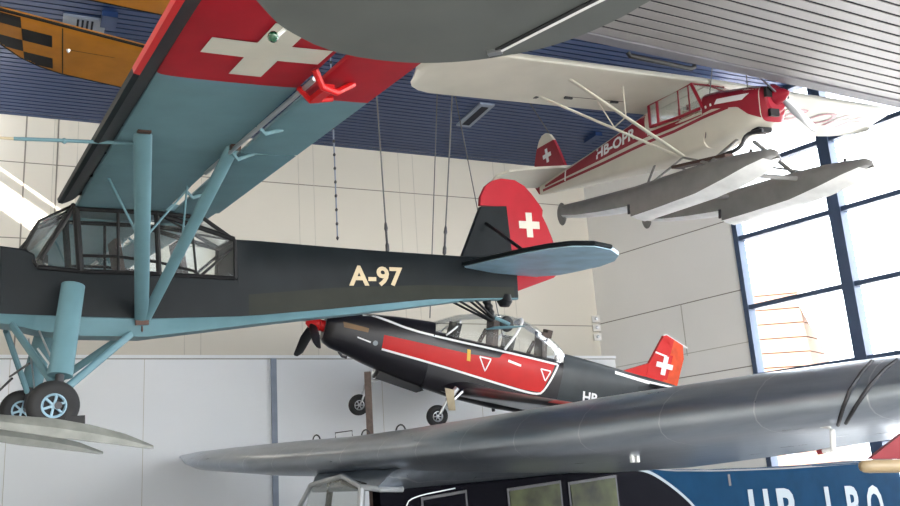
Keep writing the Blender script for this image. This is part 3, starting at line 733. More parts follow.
for s in (1,-1):
    b = B(); sec = []
    for y, xl, ch, t in ((.0,-3.0,3.0,.36),(.36,-3.25,2.65,.34),(.6,-3.6,2.2,.27),(3,-3.95,1.75,.2),(4.9,-4.15,1.2,.13),(5.15,-4.3,.9,.09),(5.25,-4.45,.55,.05)):
        z = -.74+max(0,y-.5)*.098; sec.append((y*s,xl,ch,z,z-.02,t))
    wing(b, sec); bv = b.bvh(); b.quad(bv,[(-4.0,4.0*s),(-4.1,4.9*s),(-4.3,4.9*s),(-4.2,4.0*s)],lambda u,v:((u,v,3),(0,0,-1)),1,10,6)
    b.build('wing',['pc_black','pc_red'],pc)
    b = B(); b.prism([(-8.25,.12*s,.42),(-8.5,1.7*s,.44),(-8.95,1.7*s,.44),(-9.1,.12*s,.42)],(0,0,.05)); b.build('tailplane','pc_grey',pc)
    # main gear (only the near leg hangs down)
    if s < 0: continue
    b = B(); b.tube([(-3.35,1.1*s,-.6),(-3.2,1.1*s,-.9)],.06,10); b.tube([(-3.2,1.1*s,-.9),(-3.12,1.1*s,-1.2)],.035,8); b.tube([(-3.5,1.05*s,-.65),(-3.2,1.1*s,-1.05)],.03,8); b.build('gear_leg','metal',pc)
    b = B(); b.prism([(-3.05,1.2*s,-.65),(-3.25,1.2*s,-.65),(-3.38,1.22*s,-1.05),(-3.24,1.22*s,-1.08)],(0,.02,0)); b.build('gear_door','tan',pc)
    wheel(pc,(-3.1,1.0*s,-1.26),.23,.16,(0,1,0),name='main_wheel')
b = B()
b.prism([(-7.55,0,.56),(-8.2,0,.90),(-8.28,0,.56)],(0,.07,0),0); b.prism([(-8.2,0,.56),(-8.2,0,.90),(-8.42,0,1.60),(-8.50,0,1.64),(-8.72,0,1.58),(-8.66,0,.56)],(0,.09,0),0)
bv = b.bvh()
b.build('fin',['pc_red','white'],pc)
b = B(); b.prism([(-8.66,0,.52),(-8.72,0,1.58),(-8.98,0,1.50),(-9.08,0,1.2),(-9.06,0,.54)],(0,.085,0),0); b.prism([(-8.66,0,.62),(-8.7,0,1.2),(-8.78,0,1.2),(-8.76,0,.62)],(0,.088,0),1)
b.build('rudder',['orange','pc_red'],pc)
b = B()
for s in (1,-1):
    y = .05*s
    b.prism([(-8.39,y,.87),(-8.83,y,.87),(-8.83,y,.99),(-8.39,y,.99)],(0,.012,0)); b.prism([(-8.55,y,.71),(-8.67,y,.71),(-8.67,y,1.15),(-8.55,y,1.15)],(0,.012,0))
    b.prism([(-8.30,y,1.21),(-8.62,y,1.17),(-8.62,y,1.13),(-8.30,y,1.17)],(0,.01,0))
b.tube([(-8.42,0,1.61),(-8.5,0,1.65),(-8.98,0,1.51),(-9.14,0,1.47)],.018,6)
b.build('fin_cross','white',pc)
b = B(); b.tube([(-1.85,0,-.65),(-1.72,0,-1.05),(-1.72,0,-1.2)],.045,8); b.tube([(-2.1,0,-.75),(-1.72,0,-1.0)],.03,8); b.tube([(-1.72,.09,-1.2),(-1.68,.09,-1.46)],.02,6); b.tube([(-1.72,-.09,-1.2),(-1.68,-.09,-1.46)],.02,6); b.box((-1.72,0,-1.2),(.06,.2,.05)); b.build('nose_gear_leg','metal',pc)
wheel(pc,(-1.68,0,-1.46),.225,.14,(0,1,0),name='nose_wheel')
b = B(); b.prism([(-1.85,0,-.84),(-1.9,0,-.66),(-2.85,0,-.76),(-2.95,0,-.86),(-2.8,0,-.94)],(0,.3,0)); b.build('belly_pod','black',pc)
b = B(); b.tube([(-.95,.12,-.46),(-1.05,.12,-.54),(-1.15,.12,-.54)],.03,8); b.tube([(-4.6,.1,-.85),(-4.65,.1,-.97)],.04,8); b.build('exhaust_stub','dark_metal',pc)

# ================================================================== 4. silver-winged airliner HB-LBO
fk = thing('vintage_airliner', 'vintage airliner with a thick silver wing and navy blue fuselage lettered HB-LBO', 'airplane',
           pose=(-128.797,-1.67,-1.425,-1.701,13.11,3.37))
b = B(); sec = []
for y, xl, ch, zu, zt, t in ((-9.65,-1.75,.3,.60,.58,.02),(-9.4,-1.55,.8,.58,.55,.05),(-9.0,-1.33,1.3,.56,.52,.09),(-8.2,-1.05,1.9,.51,.44,.16),(-7.2,-.65,2.5,.45,.34,.24),(-6.0,-.2,3.1,.37,.18,.33),(-5.0,.05,3.4,.29,.04,.43),(-2.5,.12,4.0,.16,-.16,.58),(-.9,.02,4.5,.13,-.32,.62),
    (.9,.02,4.6,.13,-.33,.64),(2.5,.15,4.6,.12,-.30,.68),(4.4,.2,4.2,.14,-.19,.68),(6.2,.05,3.6,.20,-.06,.62),(7.6,-.1,3.1,.24,.02,.56),(8.7,-.5,2.3,.38,.2,.34),(9.4,-1.0,1.3,.5,.4,.18),(9.7,-1.5,.4,.58,.54,.04)):
    sec.append((y,xl,ch,zu,zt,t))
AF_keep = AF
AF = [(1,.0),(.9,.16),(.75,.38),(.6,.58),(.45,.75),(.33,.82),(.22,.80),(.13,.70),(.07,.56),(.03,.40),(.008,.24),(0,.10),(.006,-.02),(.025,-.10),(.06,-.15),(.12,-.18),(.25,-.18),(.45,-.14),(.7,-.08),(.9,-.03)]
def dens(sec):
    out = []
    for a, c in zip(sec, sec[1:]):
        k = max(1, int(abs(c[0]-a[0])/.5))
        for i in range(k): w = i/k; out.append(tuple(a[j]*(1-w)+c[j]*w for j in range(len(a))))
    return out+[sec[-1]]
wing(b, dens(sec)); fbv = b.bvh()
b.build('wing','silver',fk,smooth=60)
AF = AF_keep
# straps round the leading edge
bpy.context.view_layer.update()
inv = fk.matrix_world.inverted(); cam_l = inv @ CAM
for path in ([(872,361),(862,372),(850,390),(843,408),(838,425)],[(897,360),(884,370),(868,388),(856,406),(846,423)]):
    b = B(); pts = []
    for q in resample(path, 24):
        d = (inv.to_3x3() @ ray(*q)).normalized(); h = fbv.ray_cast(cam_l, d)[0]
        if h: pts.append(h-d*.012)
    b.tube(pts,.016,8); b.build('strap','dark_metal',fk)
def wing_hit(px, py): return fbv.ray_cast(cam_l, (inv.to_3x3() @ ray(px, py)).normalized())[0]
h = wing_hit(826,427) or Vector((-3.4,6.0,-.05))
b = B(); b.tube([h+Vector((0,-.06,.02)),h+Vector((0,.03,0)),h+Vector((0,.05,-.03)),h+Vector((0,.03,-.19))],.022,8,0); b.tube([h+Vector((0,.04,-.18)),h+Vector((0,-.06,-.195))],.02,8,0); b.tube([h+Vector((0,-.06,-.195)),h+Vector((0,-.11,-.2))],.02,8,1)
b.build('aileron_horn',['white','dull_red'],fk)
b = B()
for q in ((466,480),(476,479),(632,456),(637,456)):
    h = wing_hit(*q)
    if h: b.box(h-Vector((0,0,.03)),(.04,.03,.07))
b.build('wing_fitting','white',fk)
b = B()
for y, x in ((-2.2,-.9),(-.8,-.95),(.2,-.9)):
    h = fbv.ray_cast(Vector((x,y,3)),Vector((0,0,-1)))[0]
    b.tube([h+Vector((0,math.cos(a)*.12,math.sin(a)*.1-.02)) for a in [PI*k/8 for k in range(9)]],.012,6)
h = fbv.ray_cast(Vector((-.9,-1.6,3)),Vector((0,0,-1)))[0]
b.tube([h,h+Vector((0,0,.08)),h+Vector((0,.5,.08)),h+Vector((0,.5,0))],.008,6); b.build('wing_top_handle','dark_metal',fk)
# fuselage: boxy
def fk_ring(x, w, zb, zt):
    hf = [(0,zt+.02),(w*.7,zt+.015),(w-.03,zt),(w,zt-.03),(w,(zb+zt)/2),(w,zb+.05),(w-.05,zb),(0,zb)]
    return [(x,y,z) for y,z in hf]+[(x,-y,z) for y,z in hf[-2:0:-1]]
b = B()
b.loft([fk_ring(*s) for s in ((-.05,.85,-2.2,-.85),(-1.05,.85,-2.3,-.85))], 1)
b.prism([(-.05,.84,-.88),(-1.06,.84,-.88),(-1.06,.84,-.265),(-.05,.84,-.245)],(0,.02,0),1)
b.loft([fk_ring(*s) for s in ((-1.05,.85,-2.3,-.265),(-1.5,.85,-2.3,-.27),(-4.0,.85,-2.3,-.25),(-5.2,.85,-2.25,-.27),(-6.0,.84,-2.2,-.36),(-7.35,.84,-2.1,-.45),(-9.5,.84,-2.2,-.54),(-12.2,.82,-2.15,-.62),(-13.9,.78,-2.05,-.64))], mfn=lambda i, j: 1 if i < 3 else 0)
bv = b.bvh()
edge = smooth_path([(-5.0,-.29),(-5.35,-.34),(-5.68,-.48),(-6.1,-.72),(-6.51,-1.02),(-6.9,-1.5),(-7.1,-2.05)],2)
b.band(bv, [(-.055,-.275),(-1.5,-.305),(-4.95,-.29)]+edge[1:], [(-.055,-2.15),(-7.1,-2.12)], port, 1, 60, 1, .004)
b.line(bv, edge, .05, port, 2, 40, .012)
b.line(bv, [(-5.0,-.285),(-5.3,-.29),(-6.0,-.38),(-7.35,-.47),(-9.5,-.56),(-13.8,-.66)], .03, port, 3, 40, .010)
lt = lambda x: -.87-.055*(-x-8.38)
for ch_, xa, xb in (('H',-8.08,-8.70),('B',-8.97,-9.60),('L',-10.64,-11.12),('B',-11.42,-11.95),('O',-12.22,-12.90)):
    text_decal(b, bv, ch_, (xa,lt(xa)), (xb,lt(xb)), (xb,lt(xb)-.86), (xa,lt(xa)-.86), port, 2, bold=.03, off=.012)
b.quad(bv,[(-9.82,-1.34),(-10.3,-1.37),(-10.3,-1.49),(-9.82,-1.46)],port,2,1,1,.012)
b.quad(bv,[(-7.55,-.55),(-7.62,-.55),(-7.62,-.75),(-7.55,-.75)],port,3,1,1,.01)
b.build('fuselage',['navy','blackgloss','letter_grey','dark_metal'],fk)
b = B(); rings = []
for x, zb, zt, yt in ((-.02,-.25,-.19,.90),(-.15,-.262,-.04,1.0),(-.4,-.265,.08,1.2),(-1.0,-.265,.10,1.6),(-2.0,-.265,.06,1.8),(-3.2,-.265,-.02,1.8),(-4.4,-.268,-.14,1.5),(-5.0,-.27,-.22,.95)):
    hf = [(.865,zb),(.865+(yt-.865)*.35,zb+(zt-zb)*.55),(.865+(yt-.865)*.7,zb+(zt-zb)*.85),(yt,zt)]
    rings.append([(x,y,z) for y,z in hf]+[(x,-y,z) for y,z in hf[::-1]])
b.loft(rings); b.build('wing_root_fairing','silver',fk,smooth=70)
# cabin windows
for x0, x1 in ((-.7,-1.5),(-2.25,-3.35),(-3.5,-4.6)):
    b = B(); b.prism([(x0,.855,-.40),(x1,.855,-.36),(x1,.855,-1.15),(x0,.855,-1.15)],(0,.02,0)); w = b.build('cabin_window','dark_metal',fk)
    b = B(); b.prism([(x0-.04,.87,-.44),(x1+.04,.87,-.40),(x1+.04,.87,-1.11),(x0-.04,.87,-1.11)],(0,.01,0)); b.build('pane','pane_reflection' if x0 < -2 else 'blackgloss',w)  # aft panes carry the painted reflection
b = B(); b.tube(smooth_path([(-.42,.9,-.50),(-.48,.92,-.38),(-1.25,.92,-.32)]),.009,6); b.build('hand_rail','metal',fk)
# windscreen
b = B()
def fs(pts, r=.035): b.tube(pts, r, 8)
pk=(.10,.18,-.04); pc_=(.10,.66,-.20); sc=(.10,-.68,-.14)
fs([sc,pk]); fs([pk,pc_]); fs([sc,(.10,-1.05,-.45),(.1,-1.3,-.7)]); fs([pc_,(.10,.60,-.5),(.1,.56,-.9)],.05); fs([pc_,(-.05,.86,-.24),(-.4,.87,-.27)],.04)
b.build('windscreen_frame','silver_frame',fk)
b = B(); fs([(-.1,-.45,-.08),(.02,-.38,-.5),(.05,-.5,-.9)],.05); fs([(-.1,-.45,-.08),(0,.0,-.06)],.05); fs([(0,.55,-.2),(-.1,-.1,-.12)],.06); b.build('cockpit_bracing','black',fk)
b = B(); panel(b,[sc,pk,pc_,(.10,.58,-.7),(.1,-1.0,-.7)]); b.build('windscreen_glass','glass',fk)
b = B(); rings=[se_ring(x,w,zb,zt,3.5,24) for x,w,zb,zt in ((-.04,.84,-2.2,-.8),(.6,.83,-2.15,-.86),(1.4,.7,-2.0,-.9),(2.1,.5,-1.8,-1.0))]
b.loft(rings); b.build('nose','blackgloss',fk)
b = B(); b.lathe([(0,.55),(.3,.58),(.4,.5),(.42,.2)],(2.05,0,-1.4),(1,0,0),24); b.build('engine','dark_metal',fk)

# ================================================================== 5. grey wing overhead (z about 5.6)
gw = thing('grey_aircraft_wing', 'large grey wing seen from below at top centre with a green tip light', 'airplane wing', loc=(0,0,5.6))
tip = smooth_path([(-.55,2.9),(-.98,3.9),(-.98,4.35),(-.92,4.62),(-.87,4.79),(-.64,5.12),(-.23,5.32),(.14,5.36),(.46,5.31),(.76,5.21),(1.09,4.94),(1.26,4.70),(1.9,4.15),(4.6,1.7)],2)
rootp = [(2.6,.2)]
b = B(); poly = [(x,y,0) for x,y in tip]+[(x,y,0) for x,y in rootp]
cx = sum(p[0] for p in poly)/len(poly); cy = sum(p[1] for p in poly)/len(poly)
lay = []
for z, k in ((.0,.995),(.03,1.0),(.06,.995),(.11,.96),(.17,.86),(.20,.7)): lay.append([(cx+(p[0]-cx)*k, cy+(p[1]-cy)*k, z) for p in poly])
b.loft(lay, 0); b.build('wing_panel','grey_wing',gw,smooth=50)
b = B(); b.box((.0,0,0),(.1,.1,.1)) if False else None
b.prism([(.36,5.20,-.004),(.38,5.22,-.004),(.89,4.72,-.004),(.87,4.70,-.004)],(0,0,.012),0)
b.prism([(.875,4.70,-.004),(.89,4.72,-.004),(4.1,1.75,-.004),(4.08,1.73,-.004)],(0,0,.012),0)
b.prism([(.385,5.225,-.003),(.40,5.24,-.003),(.91,4.74,-.003),(.89,4.72,-.003)],(0,0,.012),1)
b.prism([(.89,4.72,-.003),(.91,4.74,-.003),(4.12,1.77,-.003),(4.1,1.75,-.003)],(0,0,.012),1)
b.build('aileron_gap',['gap','white'],gw)
b = B(); b.box((.36,5.23,-.01),(.09,.05,.02),rot=Matrix.Rotation(-.3,3,'Z')); b.build('hinge_fitting','metal',gw)
b = B(); b.lathe([(-.035,.0),(-.03,.016),(-.018,.028),(0,.034),(.018,.028),(.03,.016),(.035,.0)],(-.935,4.83,-.02),(0,0,1),20); nl = b.build('tip_light','nav_green',gw)
b = B(); b.tube([(-.91,4.83,-.015),(-.86,4.80,.01)],.012,8); b.build('lamp_holder','white',nl)

# ================================================================== 6. orange checkered biplane wings
bi = thing('biplane', 'orange-yellow biplane wings with a black checkered tip high at upper left', 'airplane', loc=(0,0,0))
def dir2(a): return Vector((math.sin(R(a)), math.cos(R(a)), 0))
def bw(O, sp, chd, edges, name, check):
    """edges: (u, v leading, v trailing) along the span"""
    O = Vector(O); b = B(); rings = []
    us = sorted(set([e[0] for e in edges]+[k*.1 for k in range(1,36) if k*.1 < edges[-1][0]]))
    for u in us:
        v0, v1 = interp(edges, u); th = .16*min(1, (v1-v0)/1.2)
        rings.append([O+sp*u+chd*(v0+(v1-v0)*w)+Vector((0,0,hgt*th)) for w, hgt in AF])
    b.loft(rings); bv = b.bvh()
    if check:
        fn = lambda u, v: (O+sp*u+chd*v-Vector((0,0,2)), (0,0,1))
        for i in range(3):
            for j in range(4):
                if (i+j) % 2 == 0: continue
                u0 = -.14+i*.37; v0 = -.26+j*.335
                for a in range(8):
                    for c in range(8):
                        uu = [u0+(a+e)*.37/8 for e in (0,1)]; vv = [v0+(c+e)*.335/8 for e in (0,1)]
                        b.poly_decal(bv,[(uu[0],vv[0]),(uu[1],vv[0]),(uu[1],vv[1]),(uu[0],vv[1])],[(0,1,2,3)],fn,.004,1)
        b.line(bv,[(1.10,-.19),(1.10,1.17)],.015,fn,1,10,.004)
    o_ = b.build(name,['check_yellow','black'],bi)
    e = B(); e.tube([Vector(r[10]) for r in rings],.022,6); e.build('wing_edge','black',o_)
    e = B(); e.tube([Vector(r[0]) for r in rings],.012,6); e.build('wing_edge','black',o_)
    return o_
bw((-5.6,9.95,9.0), dir2(49.5), dir2(-23), [(-.3,-.02,.15),(-.25,-.12,.3),(-.15,-.17,.42),(0,-.2,.52),(.32,-.22,.72),(.55,-.22,.98),(.8,-.22,1.12),(1.07,-.22,1.19),(3.6,-.22,1.19)], 'lower_wing', True)
b = B(); p = Vector((-4.85,11.05,8.98)); b.lathe([(0,.03),(.03,.02),(.05,0)],p,(0,0,-1),10); b.build('wing_fitting','metal',bi)
b = B(); b.tube([p,p+Vector((.5,.3,.0))],.006,6); b.build('bonding_wire','dark_metal',bi)
bw((-5.35,9.12,9.0), dir2(58), dir2(-23), [(-.2,-1.2,-.6),(0,-1.3,-.2),(.4,-1.4,-.02),(.8,-1.4,.02),(3.2,-1.4,.02)], 'upper_wing', False)

# ================================================================== 7. odds at the right: ochre tube and red tail tip of another aircraft
ot = thing('aircraft_tail', 'dull red tail tip above an ochre tube at the right edge, before the navy fuselage', 'airplane', loc=tuple(at_depth(905,455,5.5)))
def rel(px, py, d, o=ot): return at_depth(px, py, d)-o.location
b = B(); b.prism([rel(868,459,5.6),rel(900,434,5.6),rel(960,400,5.6),rel(960,459,5.6)],(0,.06,0)); b.build('tail_surface','dull_red',ot)
b = B(); A, Z = rel(859,466.5,5.4), rel(960,465,5.4)
b.tube([A, A+(Z-A)*.01, A+(Z-A)*.04, A+(Z-A)*.1, Z],[.004,.022,.035,.038,.038],14); b.build('tube','ochre_tube',ot)

# ================================================================== the hall
K = Vector((4.375, 28.0)); U1 = Vector((.9055,.4244)); U2 = Vector((.641,-.7676))
N1 = Vector((.4244,-.9055)); N2 = Vector((-.7676,-.641))        # into the room
H = 12.74
def W1(s, z, d=0): p = K+U1*s+N1*d; return (p.x, p.y, z)
def W2(s, z, d=0): p = K+U2*s+N2*d; return (p.x, p.y, z)
def slab(b, F, s0, s1, z0, z1, d0, d1, mi=0):
    vs = [F(s, z, d) for s in (s0,s1) for z in (z0,z1) for d in (d0,d1)]
    b.add(vs, [(0,1,3,2),(4,6,7,5),(0,4,5,1),(2,3,7,6),(0,2,6,4),(1,5,7,3)], mi)
SL = -18.3
b = B(); slab(b, W1, SL, .0, 0, H+.6, -.3, 0)
for z in (11.52, 9.6, 7.7): slab(b, W1, SL, 0, z-.012, z+.012, -.01, .004, 1)
for s in (-16.14, -15.41): slab(b, W1, s-.018, s+.018, 6.6, H, -.01, .006, 1)
for s in (-15.5,-14.95,-12.3,-11.9,-9.28,-8.85,-6.3,-5.85,-3.2,-2.8): slab(b, W1, s-.009, s+.009, 6.6, H, -.01, .004, 2)
b.build('wall_back', ['wall','seam','seam_faint'], smooth=0, kind='structure')
b = B(); slab(b, W1, SL, .15, 0, 6.62, 0.005, .5); slab(b, W1, SL, .15, 6.62, 6.70, 0.005, .54, 0)
slab(b, W1, -10.26, -10.12, 0, 6.62, .49, .56, 3)
for s in (-16.2,-13.3,-7.3,-4.4,-1.6): slab(b, W1, s-.006, s+.006, 0, 6.6, .49, .503, 2)
slab(b, W1, SL, .15, 6.60, 6.63, .49, .506, 1)
b.build('wall_back_lower', ['wall_low','seam','seam_faint','vent'], smooth=0, kind='structure')
# right wall: solid part then glazing
b = B(); slab(b, W2, -.0, 5.15, 0, H+.6, -.35, 0)
for z in (9.7, 7.75, 5.73): slab(b, W2, 0, 5.12, z-.012, z+.012, -.01, .004, 1)
slab(b, W2, 3.10, 3.13, 6.3, 7.75, -.01, .006, 2)
slab(b, W2, .3, 5.1, 6.35, 6.37, -.01, .003, 2)
slab(b, W2, 5.15, 29, -.3, .35, -.35, 0); slab(b, W2, 5.15, 29, H, H+.6, -.35, 0)
b.build('wall_right', ['wall_side','seam','seam_faint'], smooth=0, kind='structure')
b = B()
slab(b, W2, 5.10, 5.24, .3, H, -.28, .04)
S_ = [8.0+2.85*k for k in range(8)]
for s in S_: slab(b, W2, s-.15, s+.15, .3, H, -.30, .05)
for z in (10.97, 9.13, 7.25, 3.6, 1.8): slab(b, W2, 5.2, 28.5, z-.06, z+.06, -.24, .0)
slab(b, W2, 5.2, 28.5, 5.32, 5.52, -.26, .03)
slab(b, W2, 5.2, 28.5, H-.12, H, -.26, .03)
b.build('window_1', 'frame', smooth=0, kind='structure')
b = B(); slab(b, W2, 5.2, 28.5, .3, H, -.15, -.14); b.build('window_glass', glass_mat('window_pane',(.98,.985,.99),.25,.0), smooth=0, kind='structure')
# left wall with an unseen high slot, added to shape the sun bands
LW = K+U1*SL
def W3(s, z, d=0): p = LW+N1*s+U1*(d); return (p.x, p.y, z)
b = B(); slab(b, W3, 2.15, 34, 0, H+.6, -.3, 0)
slab(b, W3, -.3, 2.15, 0, 11.5, -.3, 0); slab(b, W3, -.3, 2.15, 12.72, H+.6, -.3, 0)
slab(b, W3, -.3, 2.15, 12.36, 12.46, -.3, 0)
b.build('wall_left', ['wall'], smooth=0, kind='structure')
RB = LW+N1*34; RE_ = K+U2*29
b = B(); a, c = Vector((RB.x,RB.y)), Vector((RE_.x,RE_.y)); d = (c-a).normalized(); nn = Vector((d.y,-d.x))*.3
for z0, z1 in ((0,1.2),(11.8,H+.6)):
    b.prism([(a.x,a.y,z0),(c.x,c.y,z0),(c.x,c.y,z1),(a.x,a.y,z1)], (nn.x,nn.y,0))
n_ = 6; L_ = (c-a).length
for k in range(n_+1):
    p = a+d*L_*k/n_; b.box((p.x,p.y,6.5),(.4,.4,10.8))
b.build('wall_rear', ['wall'], smooth=0, kind='structure')
b = B(); P = [W1(SL,0),W1(.2,0),W2(29,0),(RB.x,RB.y,0)]; b.prism(P,(0,0,.2)); b.v=[(v[0],v[1],v[2]-.1) for v in b.v]; b.build('floor','floor',smooth=0,kind='structure')
# blue slatted ceiling
KP = K.dot(-N1); KA = K.dot(U1)
def AP(al, pe, z): p = U1*al - N1*pe; return (p.x, p.y, z)
b = B(); pitch = .20; pe = KP
while pe > 6.5:
    p0, p1 = pe-pitch+.045, pe; rt = lambda q: KA+(KP-q)*.2634
    a0 = KA+SL
    vs = [AP(a0,p0,H),AP(rt(p0),p0,H),AP(rt(p1),p1,H),AP(a0,p1,H)]
    b.add(vs+[(v[0],v[1],H+.015) for v in vs], [(0,1,2,3),(4,7,6,5),(0,4,5,1),(1,5,6,2),(2,6,7,3),(3,7,4,0)], 0)
    pe -= pitch
vs = [AP(KA+SL,-8,H+.12),AP(rt(-8)+.3,-8,H+.12),AP(KA+.3,KP+.1,H+.12),AP(KA+SL,KP+.1,H+.12)]
b.prism(vs,(0,0,.06),1)
b.build('ceiling',['slat_blue','slat_dark'],smooth=0,kind='structure')
# lower silver slatted soffit over the gallery
E0 = Vector((2.2,11.26)); ED = Vector((.873,.4876)); EM = Vector((.4876,-.873)); Z2 = 8.8
def EP(t, m, z): p = E0+ED*t+EM*m; return (p.x,p.y,z)
def eslab(b, t0,t1,m0,m1,z0,z1,mi=0):
    vs = [EP(t,m,z) for t in (t0,t1) for m in (m0,m1) for z in (z0,z1)]
    b.add(vs, [(0,1,3,2),(4,6,7,5),(0,4,5,1),(2,3,7,6),(0,2,6,4),(1,5,7,3)], mi)
b = B(); m = 0.0
while m < 13: eslab(b,-2.6,12.5,m,m+.152,Z2,Z2+.012,0); m += .193
eslab(b,-2.6,12.5,0,13,Z2+.12,Z2+.4,1); eslab(b,-2.6,12.5,-.2,-.02,Z2-.02,Z2+.5,2); eslab(b,-2.75,-2.6,-.2,13,Z2-.02,Z2+.5,2)
b.build('ceiling_lower',['slat_silver','slat_dark','fascia'],smooth=0,kind='structure')

# things on the ceiling and walls
def tl(o): return o
t = thing('strip_light','dark curved linear light fixture under the edge of the silver slatted soffit','light fixture',loc=EP(1.15,-.12,Z2-.16))
b = B(); e3 = Vector((ED.x,ED.y,0)); b.tube([e3*-.6+Vector((0,0,.05)),e3*-.57,e3*.55,e3*.62+Vector((0,0,.05))],.035,8); b.build('housing','black',t)
cv = at_z(475,115,H-.02)
t = thing('ceiling_vent','slim rectangular air vent in the blue ceiling, left of the white wing','vent',loc=tuple(cv))
def cbox(b, al, pe, la, lp, z0, z1, mi=0):
    vs = [Vector(AP(al+i*la/2, pe+j*lp/2, z)) for i,j in ((-1,-1),(1,-1),(1,1),(-1,1)) for z in (z0,z1)]
    b.add(vs,[(0,2,4,6),(1,7,5,3),(0,1,3,2),(2,3,5,4),(4,5,7,6),(6,7,1,0)],mi)
b = B(); cbox(b,0,0,.42,1.5,-.03,.02); b.build('vent_frame','vent',t)
b = B(); cbox(b,0,0,.2,1.2,-.045,-.025); b.build('grille','slat_dark',t)
cv = at_z(84,24,H-.02)
t = thing('ceiling_vent','square louvred grey vent in the dark ceiling above the checkered wing','vent',loc=tuple(cv))
b = B(); cbox(b,0,0,.8,.6,-.03,.02); b.build('vent_frame','vent',t)
b = B()
for k in range(4): cbox(b,-.12+k*.09,0,.04,.42,-.045,-.025)
b.build('grille','slat_dark',t)
cv = at_z(109,19,H-.04)
t = thing('ceiling_box','dark blue ceiling box right of the square vent above the checkered wing','box',loc=tuple(cv))
b = B(); cbox(b,0,0,.3,.5,-.08,.04); b.build('casing','slat_blue',t)
cv = at_z(593,137,H-.04)
t = thing('ceiling_box','small dark blue ceiling box above the red fuselage lettering','box',loc=tuple(cv))
b = B(); cbox(b,0,0,.22,.6,-.08,.04); b.build('casing','slat_blue',t)
cv = at_z(577,101,H-.05)
t = thing('ceiling_glint','small painted white glint in the blue ceiling below the white wing','glint',loc=tuple(cv))
b = B(); cbox(b,0,0,.24,.34,-.02,.03); b.build('glint_plate','glint',t)  # glowing plate stands in for a reflection on the ceiling
for k, (pz, w_) in enumerate((('topmost',8.0),('middle',7.72),('lowest',7.44))):
    t = thing('wall_bracket','%s of three small grey brackets in the corner of the hall'%pz,'bracket',loc=W1(-.12,w_-.1,.08),group='brackets stacked in the wall corner')
    b = B(); b.box((0,0,0),(.22,.16,.2)); b.build('plate','wall_side',t); b = B(); b.lathe([(0,.05),(.04,.05),(.05,.03)],(0,-.09,0),(0,-1,0),12); b.build('bolt','metal',t)

# wooden post and its foot behind the silver wing
pt = at_depth(367.5,372,19.3)
po = thing('wooden_post','slim brown wooden post standing behind the silver wing by the nose wheel','post',loc=(pt.x,pt.y,0))
b = B(); b.box((0,0,pt.z/2),(.13,.13,pt.z)); b.build('post','wood',po)
b = B(); b.tube([(0,0,pt.z-1.2-.1),(-.5,0,pt.z-1.55)],.03,6); b.build('brace','dark_metal',po)

# cables
def solve_top(bot, px, py, ztop):
    a = bot-CAM; r = ray(px,py)
    # point = CAM + a*u + r*v with same y as bot and z = ztop
    det = a.y*r.z-r.y*a.z; Y = bot.y-CAM.y; Z = ztop-CAM.z
    u = (Y*r.z-r.y*Z)/det; v = (a.y*Z-a.z*Y)/det
    return CAM+a*u+r*v
bpy.context.view_layer.update()
def cable(o, loc, px, py, label, r=.012, ztop=H, fitting=True):
    bot = (o.matrix_world @ Vector(loc)) if o else Vector(loc)
    top = solve_top(bot, px, py, ztop)
    t = thing('suspension_cable', label, 'cable', loc=tuple(bot))
    b = B(); b.tube([(0,0,0), top-bot], r, 6); b.build('wire','cable',t)
    if fitting:
        d = (top-bot).normalized(); b = B(); b.lathe([(0,.01),(.03,.03),(.12,.03),(.16,.018),(.34,.018),(.38,.03),(.46,.02),(.5,.01)],(0,0,0),d,8); b.build('turnbuckle','dark_metal',t)
    return t
cable(st,(-4.75,0,-.40),377,100,'thin slanting cable holding the dark green fuselage behind its painted number')
cable(st,(-5.75,0,-.42),452,100,'thin upright cable holding the dark green fuselage just ahead of its fin')
cable(pc,(-2.75,0,.68),437,100,'thin cable down to the nose of the black and red trainer',fitting=False)
cable(pc,(-4.95,.42,-.60),456,100,'slanting cable with a turnbuckle in front of the trainer cockpit')
cable(cub,(-4.7,0,.19),531,105,'thin cable above the fin of the red and white floatplane',fitting=False)
cable(cub,(.12,-.40,-1.0),713,60,'thin cable crossing the side of the floatplane behind its cowling',r=.008,fitting=False)
cable(cub,(.75,0,-.30),746,68,'thin cable above the red cowling of the floatplane',r=.008,fitting=False)
bot = at_depth(337.5,238,19.5); top = solve_top(bot,333,120,H)
t = thing('hanging_chain','pale segmented chain hanging free against the beige wall','chain',loc=tuple(bot))
b = B(); b.tube([(0,0,0),top-bot],.016,6); b.build('wire','vent',t)
b = B()
for k in range(14): p = (top-bot)*(k/14); b.lathe([(-.05,.01),(0,.035),(.05,.01)],p,top-bot,6)
b.build('link','dark_metal',t)
top = Vector((2.2,2.2,H)); t = thing('suspension_cable','cable holding the large grey wing overhead','cable',loc=(2.2,2.2,5.78)); b = B(); b.tube([(0,0,0),(0,0,H-5.78)],.012,6); b.build('wire','cable',t)

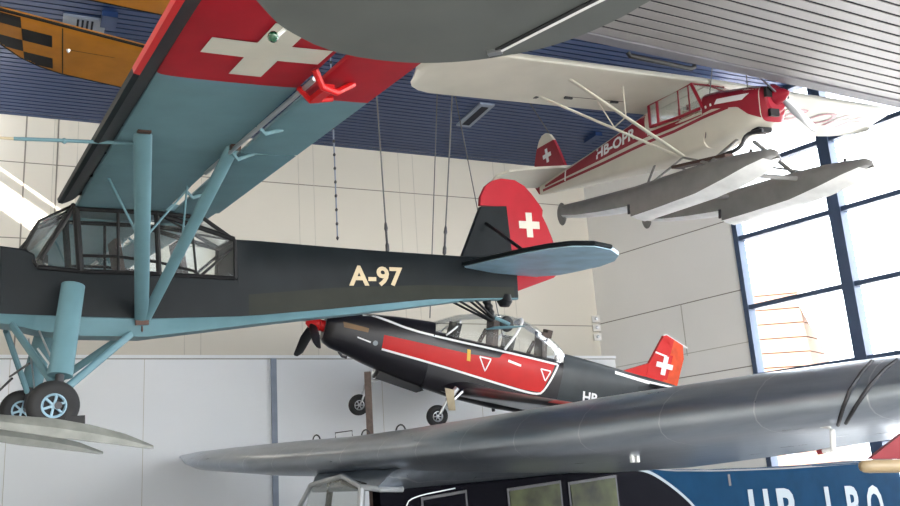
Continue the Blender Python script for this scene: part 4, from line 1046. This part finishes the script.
# outside: pale boarded tower and paving
b = B(); b.prism([(-60,-40,-.2),(90,-40,-.2),(90,110,-.2),(-60,110,-.2)],(0,0,.1)); b.build('ground','concrete',smooth=0,kind='structure')
D = 44
tw = thing('boarded_tower','pale orange boarded tapering tower seen outside through the window','tower',loc=tuple(at_depth(795,380,D)))
def rt(px, py, d=D): return at_depth(px, py, d)-tw.location
b = B(); NB = 13
for k in range(NB):
    t0, t1 = k/NB, (k+.93)/NB
    xl = lambda t: 748+15*t; xr = lambda t: 846-44*t; yy = lambda t: 470-185*t
    P = [rt(xl(t0),yy(t0)),rt(xr(t0),yy(t0)-4),rt(xr(t1),yy(t1)-4),rt(xl(t1),yy(t1))]
    b.prism(P,(1.5,1.8,0))
b.build('boards','brick',tw)
b = B(); b.tube([rt(803,292,D-1),rt(848,372,D-1)],.45,8); b.build('white_rail','white',tw)

# ------------------------------------------------------------------ light
w = bpy.data.worlds.new('sky'); bpy.context.scene.world = w; w.use_nodes = True
bg = w.node_tree.nodes['Background']; bg.inputs[0].default_value = (.90,.95,1.0,1); bg.inputs[1].default_value = 3.4
def portal(pts_c, ux, w_, h_, nrm):
    l = bpy.data.lights.new('portal','AREA'); l.shape = 'RECTANGLE'; l.size = w_; l.size_y = h_; l.cycles.is_portal = True
    o = bpy.data.objects.new('window_portal', l); C.objects.link(o)
    z = -Vector(nrm).normalized(); y = Vector((0,0,1)); x = y.cross(z)
    o.matrix_world = Matrix.Translation(pts_c) @ Matrix((x,y,z)).transposed().to_4x4()
portal(Vector(W2(17,6.5,-.5)), U2, 24.5, 12.6, (N2.x,N2.y,0))
mid = (a+c)/2
rn = Vector((-d.y, d.x)) 
if (Vector((0,5))-mid).dot(rn) < 0: rn = -rn
portal(Vector((mid.x-rn.x*.6,mid.y-rn.y*.6,6.5)), None, L_, 10.6, (rn.x,rn.y,0))
sun = bpy.data.lights.new('sun','SUN'); sun.energy = 18; sun.angle = R(1.2); sun.color = (1,.94,.85)
so = bpy.data.objects.new('sun', sun); C.objects.link(so)
dd = Vector((U1.x,U1.y,0))*1.0 - Vector((N1.x,N1.y,0))*.6 + Vector((0,0,-.71))
so.rotation_euler = dd.to_track_quat('-Z','Y').to_euler(); so.location = (-20,0,20)

cam = bpy.data.cameras.new('camera'); co = bpy.data.objects.new('camera', cam); C.objects.link(co)
cam.sensor_width = 36; cam.lens = FPX/900*36; cam.clip_end = 500; cam.clip_start = .05
co.matrix_world = Matrix.Translation(CAM) @ Matrix((CX, -CD, -_f)).transposed().to_4x4()
S_c = bpy.context.scene; S_c.camera = co
S_c.view_settings.view_transform = 'Standard'; S_c.view_settings.look = 'None'; S_c.view_settings.gamma = 1
S_c.view_settings.use_curve_mapping = False; S_c.view_settings.exposure = 1.38
